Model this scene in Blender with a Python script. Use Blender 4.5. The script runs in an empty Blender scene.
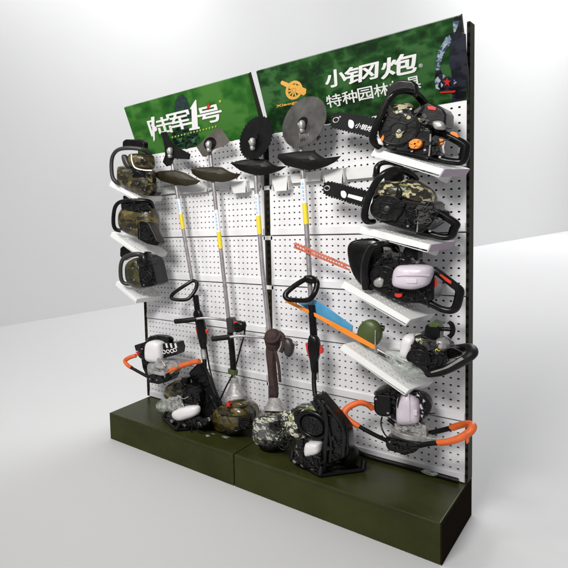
import bpy, math, random
from mathutils import Vector, Matrix
random.seed(7)
C = bpy.context.scene.collection
PI = math.pi

# ------------------------------------------------------------------ camera
CP = Vector((2.6106, -3.7585, 1.8294))
yaw, pitch, roll = -0.95876, -0.0664972, -0.0628403
FP, CX, CY = 494.79, -36.78, 258.56
cyw, syw = math.cos(yaw), math.sin(yaw)
Fv = Vector((syw*math.cos(pitch), cyw*math.cos(pitch), math.sin(pitch)))
r0 = Vector((cyw, -syw, 0)); u0 = r0.cross(Fv)
Rv = math.cos(roll)*r0 + math.sin(roll)*u0
Uv = -math.sin(roll)*r0 + math.cos(roll)*u0
cam = bpy.data.cameras.new('camera'); cam.sensor_width = 36; cam.lens = 36*FP/568
cam.shift_x = (284-CX)/568; cam.shift_y = (CY-284)/568
cam.clip_end = 500; cam.clip_start = 0.05
co = bpy.data.objects.new('camera', cam); C.objects.link(co)
M4 = Matrix((Rv, Uv, -Fv)).transposed().to_4x4(); M4.translation = CP
co.matrix_world = M4
bpy.context.scene.camera = co

# survey of the photograph: the point of a vertical plane Y = const that lies on a sight line
def ray(px, py): return Fv + Rv*((px-CX)/FP) - Uv*((py-CY)/FP)
def V(px, py, Y):
    d = ray(px, py); return CP + d*((Y-CP.y)/d.y)
def mpp(px, py, Y): return (V(px, py, Y)-CP).dot(Fv)/FP      # metres per pixel there

# ------------------------------------------------------------------ materials
def mat(name, col, rough=.5, metal=0, bump=0, bscale=60, var=0, vscale=8, spec=.5, coat=0, alpha=1, trans=0, emit=None):
    m = bpy.data.materials.new(name); m.use_nodes = True
    nt = m.node_tree; b = nt.nodes['Principled BSDF']
    b.inputs['Base Color'].default_value = (*col, 1); b.inputs['Roughness'].default_value = rough
    b.inputs['Metallic'].default_value = metal; b.inputs['Specular IOR Level'].default_value = spec
    b.inputs['Coat Weight'].default_value = coat; b.inputs['Coat Roughness'].default_value = .12
    b.inputs['Alpha'].default_value = alpha; b.inputs['Transmission Weight'].default_value = trans
    tc = nt.nodes.new('ShaderNodeTexCoord')
    if var:
        n = nt.nodes.new('ShaderNodeTexNoise'); n.inputs['Scale'].default_value = vscale; n.inputs['Detail'].default_value = 6
        nt.links.new(tc.outputs['Object'], n.inputs['Vector'])
        r = nt.nodes.new('ShaderNodeValToRGB'); r.color_ramp.elements[0].position = .3; r.color_ramp.elements[1].position = .72
        r.color_ramp.elements[0].color = (*[c*(1-var) for c in col], 1)
        r.color_ramp.elements[1].color = (*[min(1, c*(1+var)+.004*var) for c in col], 1)
        nt.links.new(n.outputs['Fac'], r.inputs['Fac']); nt.links.new(r.outputs['Color'], b.inputs['Base Color'])
        mr = nt.nodes.new('ShaderNodeMapRange'); mr.inputs['To Min'].default_value = max(.02, rough-.12); mr.inputs['To Max'].default_value = min(1, rough+.12)
        nt.links.new(n.outputs['Fac'], mr.inputs['Value']); nt.links.new(mr.outputs['Result'], b.inputs['Roughness'])
    if bump:
        n2 = nt.nodes.new('ShaderNodeTexNoise'); n2.inputs['Scale'].default_value = bscale; n2.inputs['Detail'].default_value = 5
        nt.links.new(tc.outputs['Object'], n2.inputs['Vector'])
        bp = nt.nodes.new('ShaderNodeBump'); bp.inputs['Strength'].default_value = bump; bp.inputs['Distance'].default_value = .01
        nt.links.new(n2.outputs['Fac'], bp.inputs['Height']); nt.links.new(bp.outputs['Normal'], b.inputs['Normal'])
    return m
def camo(name, cols, scale=14, rough=.35, coat=.3, bump=.25, bscale=22):
    m = bpy.data.materials.new(name); m.use_nodes = True
    nt = m.node_tree; b = nt.nodes['Principled BSDF']; b.inputs['Roughness'].default_value = rough
    b.inputs['Coat Weight'].default_value = coat; b.inputs['Coat Roughness'].default_value = .15
    tc = nt.nodes.new('ShaderNodeTexCoord')
    prev = None
    for i, c in enumerate(cols[1:]):
        mp = nt.nodes.new('ShaderNodeMapping'); mp.inputs['Location'].default_value = (3.1*i+1, 7.7*i, 5.3*i)
        mp.inputs['Rotation'].default_value = (.3*i, .9*i, .5*i); mp.inputs['Scale'].default_value = (.8, 1, 1.25)
        n = nt.nodes.new('ShaderNodeTexNoise'); n.inputs['Scale'].default_value = scale*(1+.18*i); n.inputs['Detail'].default_value = 2.5; n.inputs['Roughness'].default_value = .5
        nt.links.new(tc.outputs['Object'], mp.inputs[0]); nt.links.new(mp.outputs[0], n.inputs['Vector'])
        r = nt.nodes.new('ShaderNodeMapRange'); r.inputs['From Min'].default_value = .515; r.inputs['From Max'].default_value = .53
        nt.links.new(n.outputs['Fac'], r.inputs['Value'])
        mx = nt.nodes.new('ShaderNodeMix'); mx.data_type = 'RGBA'; nt.links.new(r.outputs['Result'], mx.inputs[0])
        if prev is None: mx.inputs[6].default_value = (*cols[0], 1)
        else: nt.links.new(prev, mx.inputs[6])
        mx.inputs[7].default_value = (*c, 1); prev = mx.outputs[2]
    nt.links.new(prev, b.inputs['Base Color'])
    n2 = nt.nodes.new('ShaderNodeTexNoise'); n2.inputs['Scale'].default_value = bscale; n2.inputs['Detail'].default_value = 4
    nt.links.new(tc.outputs['Object'], n2.inputs['Vector'])
    bp = nt.nodes.new('ShaderNodeBump'); bp.inputs['Strength'].default_value = bump; bp.inputs['Distance'].default_value = .02
    nt.links.new(n2.outputs['Fac'], bp.inputs['Height']); nt.links.new(bp.outputs['Normal'], b.inputs['Normal'])
    return m

MWHITE = mat('white_enamel', (.765, .755, .775), .42, var=.05, vscale=3)
MSHELF = mat('white_shelf_enamel', (.82, .82, .81), .4, var=.04, vscale=5)
MLILAC = mat('lilac_price_strip', (.42, .32, .42), .45, var=.08)
MOLIVE = mat('olive_enamel', (.035, .039, .010), .28, spec=.13, bump=.05, bscale=160, var=.26, vscale=4)
MPOST = mat('dark_olive_steel', (.022, .020, .010), .6, spec=.08, var=.2, vscale=9)
def slots(xc):
    m = mat('slotted_olive_steel', (.022, .020, .010), .6, spec=.08); nt = m.node_tree; N = nt.nodes.new; b = nt.nodes['Principled BSDF']
    tc = N('ShaderNodeTexCoord'); sp = N('ShaderNodeSeparateXYZ'); nt.links.new(tc.outputs['Object'], sp.inputs[0])
    def op(o, a, c):
        n = N('ShaderNodeMath'); n.operation = o
        for i, q in enumerate((a, c)):
            if q is None: continue
            if isinstance(q, (int, float)): n.inputs[i].default_value = q
            else: nt.links.new(q, n.inputs[i])
        return n.outputs[0]
    fz = op('LESS_THAN', op('FRACT', op('MULTIPLY', sp.outputs[2], 20), None), .42)
    fx = op('LESS_THAN', op('ABSOLUTE', op('SUBTRACT', sp.outputs[0], xc), None), .0055)
    fy = op('LESS_THAN', op('ABSOLUTE', op('SUBTRACT', sp.outputs[1], .016), None), .007)
    k = op('MULTIPLY', fz, op('MAXIMUM', fx, fy))
    mx = N('ShaderNodeMix'); mx.data_type = 'RGBA'; nt.links.new(k, mx.inputs[0]); mx.inputs[6].default_value = (.022, .020, .010, 1); mx.inputs[7].default_value = (.002, .002, .002, 1)
    nt.links.new(mx.outputs[2], b.inputs['Base Color']); return m
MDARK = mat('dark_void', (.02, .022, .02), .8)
MBLACK = mat('black_plastic', (.0040, .0036, .0036), .26, spec=.28, bump=.03, bscale=120, var=.35, vscale=20)
MRUB = mat('black_rubber', (.005, .0045, .0045), .42, spec=.25, bump=.2, bscale=200, var=.3, vscale=30)
MBLK2 = mat('dark_grey_plastic', (.0075, .007, .007), .30, spec=.32, bump=.04, bscale=90, var=.3, vscale=16)
MGREY = mat('grey_handle_tube', (.03, .029, .028), .4, var=.2)
MSTEEL = mat('brushed_steel', (.50, .48, .47), .35, metal=.85, var=.2, vscale=30)
MSHAFT = mat('aluminium_shaft', (.40, .37, .38), .38, metal=.6, var=.15, vscale=30)
MCAST = mat('cast_alloy', (.42, .41, .40), .45, metal=.5, bump=.5, bscale=45, var=.35, vscale=28)
MBLADE = mat('black_blade_steel', (.0045, .0045, .005), .5, spec=.16, var=.3, vscale=20)
MBLADEG = mat('grey_blade_steel', (.11, .105, .10), .42, metal=.55, var=.35, vscale=14)
MBROWN = mat('bronze_blade_steel', (.10, .085, .075), .42, metal=.4, var=.25, vscale=14)
MORANGE = mat('orange_grip', (.72, .13, .025), .45, bump=.15, bscale=120, var=.15, vscale=20)
MORG2 = mat('orange_plastic', (.85, .25, .02), .35, var=.1)
MRED = mat('red_plastic', (.62, .03, .015), .35, var=.12)
MHEDGE = mat('red_orange_blade', (.60, .17, .11), .4, metal=.2, var=.2, vscale=40)
MTANK = mat('milky_tank', (.76, .74, .75), .34, bump=.18, bscale=24, var=.10, vscale=7)
MTANK2 = mat('lilac_milky_tank', (.62, .55, .62), .36, bump=.25, bscale=22, var=.13, vscale=8)
MBLUE = mat('blue_sheath', (.07, .30, .52), .35, bump=.12, bscale=20, var=.15, vscale=12)
MYEL = mat('yellow_sticker', (.78, .62, .04), .4)
MSTW = mat('white_sticker', (.80, .82, .86), .4)
MSTB = mat('blue_print', (.30, .48, .66), .4)
MGREEN = mat('olive_green_plastic', (.055, .08, .018), .38, bump=.1, var=.2, vscale=20)
MSTRAP = mat('dark_brown_harness', (.040, .019, .016), .75, bump=.7, bscale=70, var=.4, vscale=30)
MGUARD = mat('olive_black_guard', (.024, .019, .009), .42, spec=.3, var=.35, vscale=8)
MGUARDB = mat('black_guard', (.006, .0055, .005), .45, spec=.2, var=.3, vscale=8)
MBROWNC = camo('olive_camouflage', [(.075, .055, .014), (.028, .022, .007), (.13, .10, .03), (.05, .042, .012), (.014, .011, .005)], 11)
MDKC = camo('dark_olive_camouflage', [(.04, .036, .010), (.018, .020, .006), (.065, .058, .016), (.011, .010, .004)], 11)
MBROWNG = camo('glossy_olive_camouflage', [(.085, .062, .016), (.045, .036, .010), (.12, .09, .026), (.03, .024, .008)], 12, rough=.25, coat=.6)
MSNOW2 = camo('fine_pale_camouflage', [(.60, .58, .49), (.20, .24, .07), (.66, .64, .56), (.05, .06, .025), (.62, .60, .50), (.012, .012, .010), (.012, .012, .010)], 22, rough=.25, bump=1, bscale=34, coat=.8)
MSNOW = camo('pale_camouflage', [(.62, .60, .50), (.20, .24, .06), (.68, .66, .56), (.10, .13, .03), (.60, .57, .46), (.015, .015, .012)], 17, bump=.5, bscale=28, coat=.6)
MKHAKI = camo('khaki_camouflage', [(.50, .44, .27), (.20, .21, .07), (.58, .52, .34), (.52, .46, .28), (.03, .025, .012), (.012, .010, .008)], 13)
MFELT = camo('printed_black', [(.008, .009, .016), (.014, .017, .034), (.004, .004, .006), (.02, .022, .035)], 16, coat=0, bump=0)
def bagmat():
    m = mat('clear_bag', (.62, .68, .62), .18, bump=.9, bscale=26)
    nt = m.node_tree; b = nt.nodes['Principled BSDF']; out = nt.nodes['Material Output']
    t = nt.nodes.new('ShaderNodeBsdfTransparent'); mx = nt.nodes.new('ShaderNodeMixShader')
    lw = nt.nodes.new('ShaderNodeTexNoise'); lw.inputs['Scale'].default_value = 34; lw.inputs['Detail'].default_value = 4
    tc = nt.nodes.new('ShaderNodeTexCoord'); nt.links.new(tc.outputs['Object'], lw.inputs['Vector'])
    mr = nt.nodes.new('ShaderNodeMapRange'); mr.inputs['From Min'].default_value = .4; mr.inputs['From Max'].default_value = .68
    mr.inputs['To Min'].default_value = .12; mr.inputs['To Max'].default_value = .6
    nt.links.new(lw.outputs['Fac'], mr.inputs['Value']); nt.links.new(mr.outputs['Result'], mx.inputs['Fac'])
    nt.links.new(t.outputs[0], mx.inputs[1]); nt.links.new(b.outputs[0], mx.inputs[2]); nt.links.new(mx.outputs[0], out.inputs['Surface'])
    return m
MBAG = bagmat()
def filmmat():
    m = bpy.data.materials.new('glossy_clear_film'); m.use_nodes = True; nt = m.node_tree; b = nt.nodes['Principled BSDF']; out = nt.nodes['Material Output']
    b.inputs['Base Color'].default_value = (.7, .7, .7, 1); b.inputs['Roughness'].default_value = .12
    t = nt.nodes.new('ShaderNodeBsdfTransparent'); mx = nt.nodes.new('ShaderNodeMixShader'); mx.inputs['Fac'].default_value = .13
    tc = nt.nodes.new('ShaderNodeTexCoord'); n = nt.nodes.new('ShaderNodeTexNoise'); n.inputs['Scale'].default_value = 16; n.inputs['Detail'].default_value = 5; n.inputs['Distortion'].default_value = 1.5
    bp = nt.nodes.new('ShaderNodeBump'); bp.inputs['Strength'].default_value = 1; bp.inputs['Distance'].default_value = .05
    nt.links.new(tc.outputs['Object'], n.inputs['Vector']); nt.links.new(n.outputs['Fac'], bp.inputs['Height']); nt.links.new(bp.outputs['Normal'], b.inputs['Normal'])
    nt.links.new(t.outputs[0], mx.inputs[1]); nt.links.new(b.outputs[0], mx.inputs[2]); nt.links.new(mx.outputs[0], out.inputs['Surface']); return m
MFILM = filmmat()
def greencamo(name, a, b_, c_, scale):
    m = mat(name, b_, .5, spec=.25)
    nt = m.node_tree; b = nt.nodes['Principled BSDF']
    tc = nt.nodes.new('ShaderNodeTexCoord')
    n = nt.nodes.new('ShaderNodeTexNoise'); n.inputs['Scale'].default_value = scale; n.inputs['Detail'].default_value = 5; n.inputs['Roughness'].default_value = .6
    nt.links.new(tc.outputs['Object'], n.inputs['Vector'])
    v = nt.nodes.new('ShaderNodeTexVoronoi'); v.inputs['Scale'].default_value = scale*3.2; v.distance = 'CHEBYCHEV'
    nt.links.new(tc.outputs['Object'], v.inputs['Vector'])
    mx = nt.nodes.new('ShaderNodeMix'); mx.data_type = 'FLOAT'; mx.inputs[0].default_value = .28
    nt.links.new(n.outputs['Fac'], mx.inputs[2]); nt.links.new(v.outputs['Distance'], mx.inputs[3])
    r = nt.nodes.new('ShaderNodeValToRGB'); e = r.color_ramp.elements
    e[0].position = .38; e[0].color = (*a, 1); e[1].position = .56; e[1].color = (*c_, 1); k = e.new(.48); k.color = (*b_, 1)
    nt.links.new(mx.outputs[0], r.inputs['Fac']); nt.links.new(r.outputs['Color'], b.inputs['Base Color'])
    return m
MHL = greencamo('bright_green_print', (.008, .062, .008), (.020, .118, .012), (.055, .185, .030), 3)
MHR = greencamo('dark_green_print', (.004, .022, .005), (.011, .062, .010), (.040, .125, .035), 6)

# ------------------------------------------------------------------ mesh helpers
class MB:
    def __init__(s): s.v = []; s.f = []
    def add(s, vs, fs):
        o = len(s.v); s.v += [Vector(x) for x in vs]; s.f += [[i+o for i in f] for f in fs]; return s
    def box(s, c, d, R=None):
        c = Vector(c); vs = []
        for x in (-.5, .5):
            for y in (-.5, .5):
                for z in (-.5, .5):
                    p = Vector((x*d[0], y*d[1], z*d[2])); vs.append(c + (R @ p if R else p))
        return s.add(vs, [(0, 1, 3, 2), (4, 6, 7, 5), (0, 4, 5, 1), (2, 3, 7, 6), (0, 2, 6, 4), (1, 5, 7, 3)])
    def extr(s, pts, off):            # world outline + offset vector
        n = len(pts); a = [Vector(p) for p in pts]; b = [p+Vector(off) for p in a]
        return s.add(a+b, [list(range(n)), list(range(2*n-1, n-1, -1))]+[(i, i+n, (i+1) % n+n, (i+1) % n) for i in range(n)])
    def prism(s, out, Y, t):          # outline read off the photograph on plane Y, real depth t behind it
        return s.extr([V(x, y, Y) for x, y in out], (0, t, 0))
    def puff(s, out, Y, t, p=2.6, n=40, rings=11, sm=True):
        P = [V(x, y, Y) for x, y in out]
        if sm: P = closed(P, n)
        n = len(P); c = sum(P, Vector())/n; rows = []
        for k in range(rings):
            a = -math.cos(PI*k/(rings-1)); q = max(.05, (1-abs(a)**p)**(1/p))
            if k in (0, rings-1): q = .25
            rows.append([c+(x-c)*q+Vector((0, a*t/2, 0)) for x in P])
        vs = [x for r in rows for x in r]
        fs = [(k*n+i, k*n+(i+1) % n, (k+1)*n+(i+1) % n, (k+1)*n+i) for k in range(rings-1) for i in range(n)]
        fs += [list(range(n-1, -1, -1)), [(rings-1)*n+i for i in range(n)]]
        return s.add(vs, fs)
    def tube(s, pts, r, seg=12, smooth=True, flat=1):
        P = [Vector(p) for p in pts]
        if smooth and len(P) > 2: P = openc(P, 6)
        rs = r if isinstance(r, (list, tuple)) else [r]*len(P)
        if len(rs) != len(P): rs = [rs[0]+(rs[-1]-rs[0])*i/(len(P)-1) for i in range(len(P))]
        T = (P[1]-P[0]).normalized(); N = T.orthogonal().normalized(); vs = []; fs = []
        for i, p in enumerate(P):
            t = (P[min(i+1, len(P)-1)]-P[max(i-1, 0)]).normalized()
            N = (N - t*N.dot(t)).normalized(); B = t.cross(N)
            for k in range(seg):
                a = 2*PI*k/seg; vs.append(p+(N*math.cos(a)+B*math.sin(a)*flat)*rs[i])
        for i in range(len(P)-1):
            for k in range(seg): fs.append((i*seg+k, i*seg+(k+1) % seg, (i+1)*seg+(k+1) % seg, (i+1)*seg+k))
        fs += [list(range(seg-1, -1, -1)), [(len(P)-1)*seg+k for k in range(seg)]]
        return s.add(vs, fs)
    def cyl(s, c, ax, r, h, seg=28, r2=None):
        c = Vector(c); ax = Vector(ax).normalized(); N = ax.orthogonal().normalized(); B = ax.cross(N); r2 = r if r2 is None else r2
        a = [c-ax*h/2+(N*math.cos(2*PI*k/seg)+B*math.sin(2*PI*k/seg))*r for k in range(seg)]
        b = [c+ax*h/2+(N*math.cos(2*PI*k/seg)+B*math.sin(2*PI*k/seg))*r2 for k in range(seg)]
        return s.add(a+b, [list(range(seg-1, -1, -1)), list(range(seg, 2*seg))]+[(k, (k+1) % seg, (k+1) % seg+seg, k+seg) for k in range(seg)])
    def ring(s, c, ax, R, r, seg=36, m=10):
        ax = Vector(ax).normalized(); N = ax.orthogonal().normalized(); B = ax.cross(N); c = Vector(c); vs = []
        for i in range(seg):
            a = 2*PI*i/seg; d = N*math.cos(a)+B*math.sin(a)
            for k in range(m):
                b = 2*PI*k/m; vs.append(c+d*(R+r*math.cos(b))+ax*r*math.sin(b))
        return s.add(vs, [(i*m+k, ((i+1) % seg)*m+k, ((i+1) % seg)*m+(k+1) % m, i*m+(k+1) % m) for i in range(seg) for k in range(m)])
    def build(s, name, m, parent=None, bev=0, smooth=False, org=None):
        o_ = origin(parent) if parent else (Vector(org) if org else Vector())
        me = bpy.data.meshes.new(name); me.from_pydata([v-o_ for v in s.v], [], s.f); me.validate()
        import bmesh
        b = bmesh.new(); b.from_mesh(me); bmesh.ops.recalc_face_normals(b, faces=b.faces); b.to_mesh(me); b.free()
        me.materials.append(m); o = bpy.data.objects.new(name, me); C.objects.link(o)
        if parent: o.parent = parent
        elif org: o.location = org
        if bev:
            md = o.modifiers.new('bevel', 'BEVEL'); md.width = bev; md.segments = 3; md.limit_method = 'ANGLE'; md.angle_limit = .6; md.harden_normals = True
        if bev or smooth:
            me.polygons.foreach_set('use_smooth', [True]*len(me.polygons))
            if not bev:
                try: me.set_sharp_from_angle(angle=math.radians(50))
                except Exception: pass
        return o
def origin(o):
    p = Vector()
    while o: p += o.location; o = o.parent
    return p
def cr(a, b, c, d, t):
    return .5*((2*b)+(c-a)*t+(2*a-5*b+4*c-d)*t*t+(3*b-a-3*c+d)*t**3)
def openc(P, k):
    out = []
    for i in range(len(P)-1):
        a, b, c, d = P[max(i-1, 0)], P[i], P[i+1], P[min(i+2, len(P)-1)]
        for j in range(k): out.append(cr(a, b, c, d, j/k))
    return out+[P[-1]]
def closed(P, n):
    k = max(2, round(n/len(P))); m = len(P)
    return [cr(P[i-1], P[i], P[(i+1) % m], P[(i+2) % m], j/k) for i in range(m) for j in range(k)]
def thing(name, label, cat, loc=(0, 0, 0), group=None):
    o = bpy.data.objects.new(name, None); C.objects.link(o); o.location = loc; o.empty_display_size = .1
    o['label'] = label; o['category'] = cat
    if group: o['group'] = group
    return o
def tag(o, label, cat, group=None):
    o['label'] = label; o['category'] = cat
    if group: o['group'] = group
def P3(l): return [V(*p) for p in l]

# ------------------------------------------------------------------ room
fl = MB().box((0, 60, -.05), (260, 200, .1)).build('floor', mat('pale_studio_floor', (.64, .64, .645), .75, spec=.2), org=(0, 0, 0))
fl['kind'] = 'structure'
A = Vector((-4.145, 1.685, 0)); B = Vector((.257, 29.121, 0)); d = (B-A).normalized(); nrm = Vector((-d.y, d.x, 0))
a = A-d*30; b = A+d*110
wl = MB().extr([a, b, b+nrm*.3, a+nrm*.3], (0, 0, 70)).build('backdrop_wall', mat('pale_studio_wall', (.74, .74, .74), .8, spec=.2))
wl['kind'] = 'structure'

# ------------------------------------------------------------------ display stand
HB = .2188; D = .557; PT = 2.3244; PR = .351
stand = thing('display_stand', 'tall white pegboard display stand with olive platform and two green header boards', 'display stand', (1, 0, 0))
for x0, x1, rl in ((0, .998, 1), (1.002, 2.0, 0)):
    m = MB().box(((x0+x1)/2, (-D+.098)/2, HB/2), (x1-x0, D+.098, HB))
    pf = m.build('platform', MOLIVE, stand, bev=.006)
    MB().box(((x0+x1)/2, -D-.001, HB-.022), (x1-x0-.05, .003, .003)).build('seam_line', MDARK, pf)
MB().box((2.0022, (-D+.098)/2, HB/2), (.003, D+.096, HB-.003)).build('dark_end_sheet', mat('matte_brown_end', (.016, .012, .009), .9, spec=0), stand)  # added sheet over the brown end, matte and dark to cut reflected light
for x, y, w, top, bot in ((-.012, .04, .022, PT+.1, HB), (1.003, .044, .03, PT+.12, HB), (1.9975, .052, .013, 2.7306, HB+.001)):
    m = MB().box((x, y, (top+bot)/2), (w, .086 if x < 1.5 else .106, top-bot))
    up = m.build('upright', slots(x-1), stand, bev=.003)
MB().box((1.0, .05, (PT+HB)/2), (1.99, .01, PT-HB)).build('back_sheet', MDARK, stand)  # dark sheet whose colour stands in for shade behind the peg holes

def perforated(W, H, nx, nz, px, pz, x0, z0, hw, depth=.012):
    """sheet in the XZ plane at y=0 with real square holes, built cell by cell"""
    m = MB(); xs = [0]; zs = [0]
    for i in range(nx): c = x0+i*px; xs += [c-hw, c+hw]
    for j in range(nz): c = z0+j*pz; zs += [c-hw, c+hw]
    xs.append(W); zs.append(H)
    nX, nZ = len(xs), len(zs)
    m.v = [Vector((x, 0, z)) for x in xs for z in zs]
    hole = lambda i, j: i % 2 == 1 and j % 2 == 1 and i < nX-1 and j < nZ-1
    for i in range(nX-1):
        for j in range(nZ-1):
            q = (i*nZ+j, (i+1)*nZ+j, (i+1)*nZ+j+1, i*nZ+j+1)
            if not hole(i, j): m.f.append(q)
            else:
                P = [m.v[k] for k in q]; o = len(m.v)
                m.v += [p+Vector((0, depth, 0)) for p in P]
                for k in range(4): m.f.append((q[k], q[(k+1) % 4], o+(k+1) % 4, o+k))
    return m
PW = .976
pm = perforated(PW, PR-.006, 31, 7, .0306, .0417, .028, .068, .0049)
pm.add([(0, 0, 0), (PW, 0, 0), (PW, .03, 0), (0, .03, 0)], [(0, 1, 2, 3)])
pm.add([(0, 0, PR-.006), (PW, 0, PR-.006), (PW, .03, PR-.006), (0, .03, PR-.006)], [(0, 1, 2, 3)])
pm.add([(0, 0, 0), (0, .03, 0), (0, .03, PR-.006), (0, 0, PR-.006)], [(0, 1, 2, 3)])
pm.add([(PW, 0, 0), (PW, .03, 0), (PW, .03, PR-.006), (PW, 0, PR-.006)], [(0, 1, 2, 3)])
pm.add([(.004, 0, .052), (PW-.004, 0, .052), (PW-.004, -.011, .046), (.004, -.011, .046), (.004, -.011, .004), (PW-.004, -.011, .004), (.004, 0, .0005), (PW-.004, 0, .0005)],
       [(0, 1, 2, 3), (3, 2, 5, 4), (4, 5, 7, 6), (0, 3, 4, 6), (1, 2, 5, 7)])
first = pm.build('pegboard_panel', MWHITE)
first.parent = stand
k = 0
for x in (.004, 1.018):
    for j in range(6):
        o = first if k == 0 else first.copy()
        if k: C.objects.link(o); o.parent = stand
        o.location = (x-1, 0, HB+j*PR+.003); k += 1
# little white hooks that bridge the gap between the two bays at each seam
for j in range(1, 6):
    MB().box((1.0, .006, HB+j*PR-.015), (.06, .012, .03)).build('panel_hook', MWHITE, stand, bev=.002)

# header boards
H0 = Vector((0, -.002, PT)); HV = Vector((0, -.197, .3966)); HL = HV.length; hv = HV.normalized(); hn = Vector((0, -hv.z, hv.y))
def huv(px, py):
    d_ = ray(px, py); t = (H0-CP).dot(hn)/d_.dot(hn); p = CP+d_*t
    return p.x, (p-H0).dot(hv)
def hp(u, v, w): return H0+Vector((u, 0, 0))+hv*v+hn*w
headers = []
for u0_, u1_, m_ in ((-.002, .985, MHL), (1.035, 1.998, MHR)):
    o = MB().extr([hp(u0_, 0, 0), hp(u1_, 0, 0), hp(u1_, HL, 0), hp(u0_, HL, 0)], -hn*.022)
    h = o.build('header_board', m_, stand, bev=.0015)
    headers.append(h)
    MB().extr([hp(u1_, 0, .001), hp(u1_, HL, .001), hp(u1_, HL, -.034), hp(u1_, 0, -.062)], (.004, 0, 0)).build('side_plate', MPOST, h)
    for u in (u0_+.25, u1_-.25):
        MB().extr([hp(u, 0, -.024), hp(u, HL*.8, -.024), Vector((u, .07, PT+.30)), Vector((u, .07, PT))], (.016, 0, 0)).build('header_bracket', MPOST, stand)
headers[0]['label'] = 'bright green left header board'; headers[1]['label'] = 'dark camouflage green right header board'
def htext(s, bl, tr, m, parent, name='lettering', off=.022, w=.004, shear=0):
    u0_, v0 = huv(*bl); u1_, v1 = huv(*tr)
    c = bpy.data.curves.new('t', 'FONT'); c.body = s; c.extrude = .0; c.shear = shear; c.resolution_u = 3
    t = bpy.data.objects.new('t', c); C.objects.link(t)
    me = bpy.data.meshes.new_from_object(t.evaluated_get(bpy.context.evaluated_depsgraph_get()))
    xs = [q.co.x for q in me.vertices]; ys = [q.co.y for q in me.vertices]
    x0, x1, y0, y1 = min(xs), max(xs), min(ys), max(ys); og = origin(parent)
    for q in me.vertices:
        q.co = hp(u0_+(q.co.x-x0)/(x1-x0)*(u1_-u0_), v0+(q.co.y-y0)/(y1-y0)*(v1-v0), w)-og
    bpy.data.objects.remove(t)
    vs = [q.co.copy() for q in me.vertices]; fs = [list(f.vertices) for f in me.polygons]; V2 = []; F2 = []
    e = off*(v1-v0)*1.45; dirs = [(0, 0)]+([(math.cos(i*PI/4)*e, math.sin(i*PI/4)*e) for i in range(8)] if off else [])
    for i, (dx, dy) in enumerate(dirs):
        o0 = len(V2); V2 += [q+Vector((dx, 0, 0))+hv*dy+hn*(i*.00012) for q in vs]; F2 += [[k+o0 for k in f] for f in fs]
    me = bpy.data.meshes.new(name); me.from_pydata(V2, [], F2); me.materials.append(m)
    o = bpy.data.objects.new(name, me); C.objects.link(o); o.parent = parent
    return o
def hpoly(polys, m, parent, name, w=.002):
    b_ = MB()
    for P in polys:
        uv = [huv(*p) for p in P]
        b_.extr([hp(u, v, w) for u, v in uv], -hn*.0015)
    return b_.build(name, m, parent)
MLET = mat('white_lettering', (.86, .86, .84), .4); MGOLD = mat('gold_print', (.80, .42, .08), .4); MYG = mat('yellow_green_print', (.50, .62, .08), .4)
L, Rr = headers
PB = camo('printed_dark_green', [(.006, .018, .012), (.012, .040, .022), (.004, .007, .010), (.02, .07, .03)], 30, coat=0, bump=0); PB2 = camo('printed_slate', [(.012, .025, .03), (.008, .05, .015), (.02, .035, .05)], 30, coat=0, bump=0)
hpoly([[(175, 102), (178, 96), (183, 94.5), (187, 99), (190, 108), (192, 118), (186, 118), (183, 106), (181, 106), (180, 118), (175, 119)]], PB2, L, 'soldier_print', .002)
hpoly([[(172, 131), (178, 128), (190, 128), (197, 130), (200, 138), (196, 146), (186, 149), (176, 146), (172, 139)],
       [(177, 113), (181, 108), (186, 112), (188, 128), (177, 129)]], PB, L, 'soldier_print', .0025)
hpoly([[(186, 133), (190, 131.5), (189, 136)], [(178, 139), (183, 137), (181, 142)], [(191, 140), (196, 137), (194, 143)]], mat('printed_mid_green', (.06, .17, .07), .4), L, 'soldier_print', .0035)
htext('陆', (152, 136), (169, 115.5), MLET, L, off=.015); htext('军', (171.3, 131), (188.3, 109.5), MLET, L, off=.017)
hpoly([[(190.2, 108.5), (195.6, 99.8), (196.6, 99.8), (198.3, 126.2), (200, 126.6), (200.2, 128.4), (189.6, 130.4), (189.6, 128.4), (192.4, 127.4), (191.8, 109.2)]], MLET, L, 'lettering', .0055); htext('号', (200.5, 124.5), (219.5, 103.5), MLET, L, off=.018)
hpoly([[(151.2, 117), (154.6, 116.3), (155.2, 139.5), (153.8, 141.5)]], MLET, L, 'lettering', .0045)
def star(cx, cy, r, n=5, ph=-PI/2, sx=.85):
    return [(cx+math.cos(ph+PI*i/n)*r*(1 if i % 2 == 0 else .42)*sx, cy+math.sin(ph+PI*i/n)*r*(1 if i % 2 == 0 else .42)) for i in range(2*n)]
hpoly([star(208.8, 106.2, 3.6)], MRED, L, 'star_mark', .006)
hpoly([star(220.3, 101, 1.9)], MYG, L, 'star_mark', .005)
hpoly([[(x, y), (x+1.2, y-.3), (x+1.2, y-1.8), (x, y-1.5)] for x, y in [(172+i*3.1, 138-i*.78) for i in range(15)] if not 186 < x < 189], MYG, L, 'small_print', .005)
htext('小', (327, 88), (344, 67.5), MLET, Rr, off=.024, shear=.1); htext('钢', (347, 84.5), (378.5, 60.5), MLET, Rr, off=.018, shear=.1); htext('炮', (382, 79), (415.5, 51), MLET, Rr, off=.018, shear=.1)
for i, ch in enumerate('特种园林机具'):
    x = 328+i*15.6+ (i*i)*.05; y = 107.8-i*3.55
    htext(ch, (x, y), (x+12.5, y-15.2), MLET, Rr, off=.008)
htext('®', (419, 67.5), (422.6, 63), MLET, Rr, off=.0)
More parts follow.
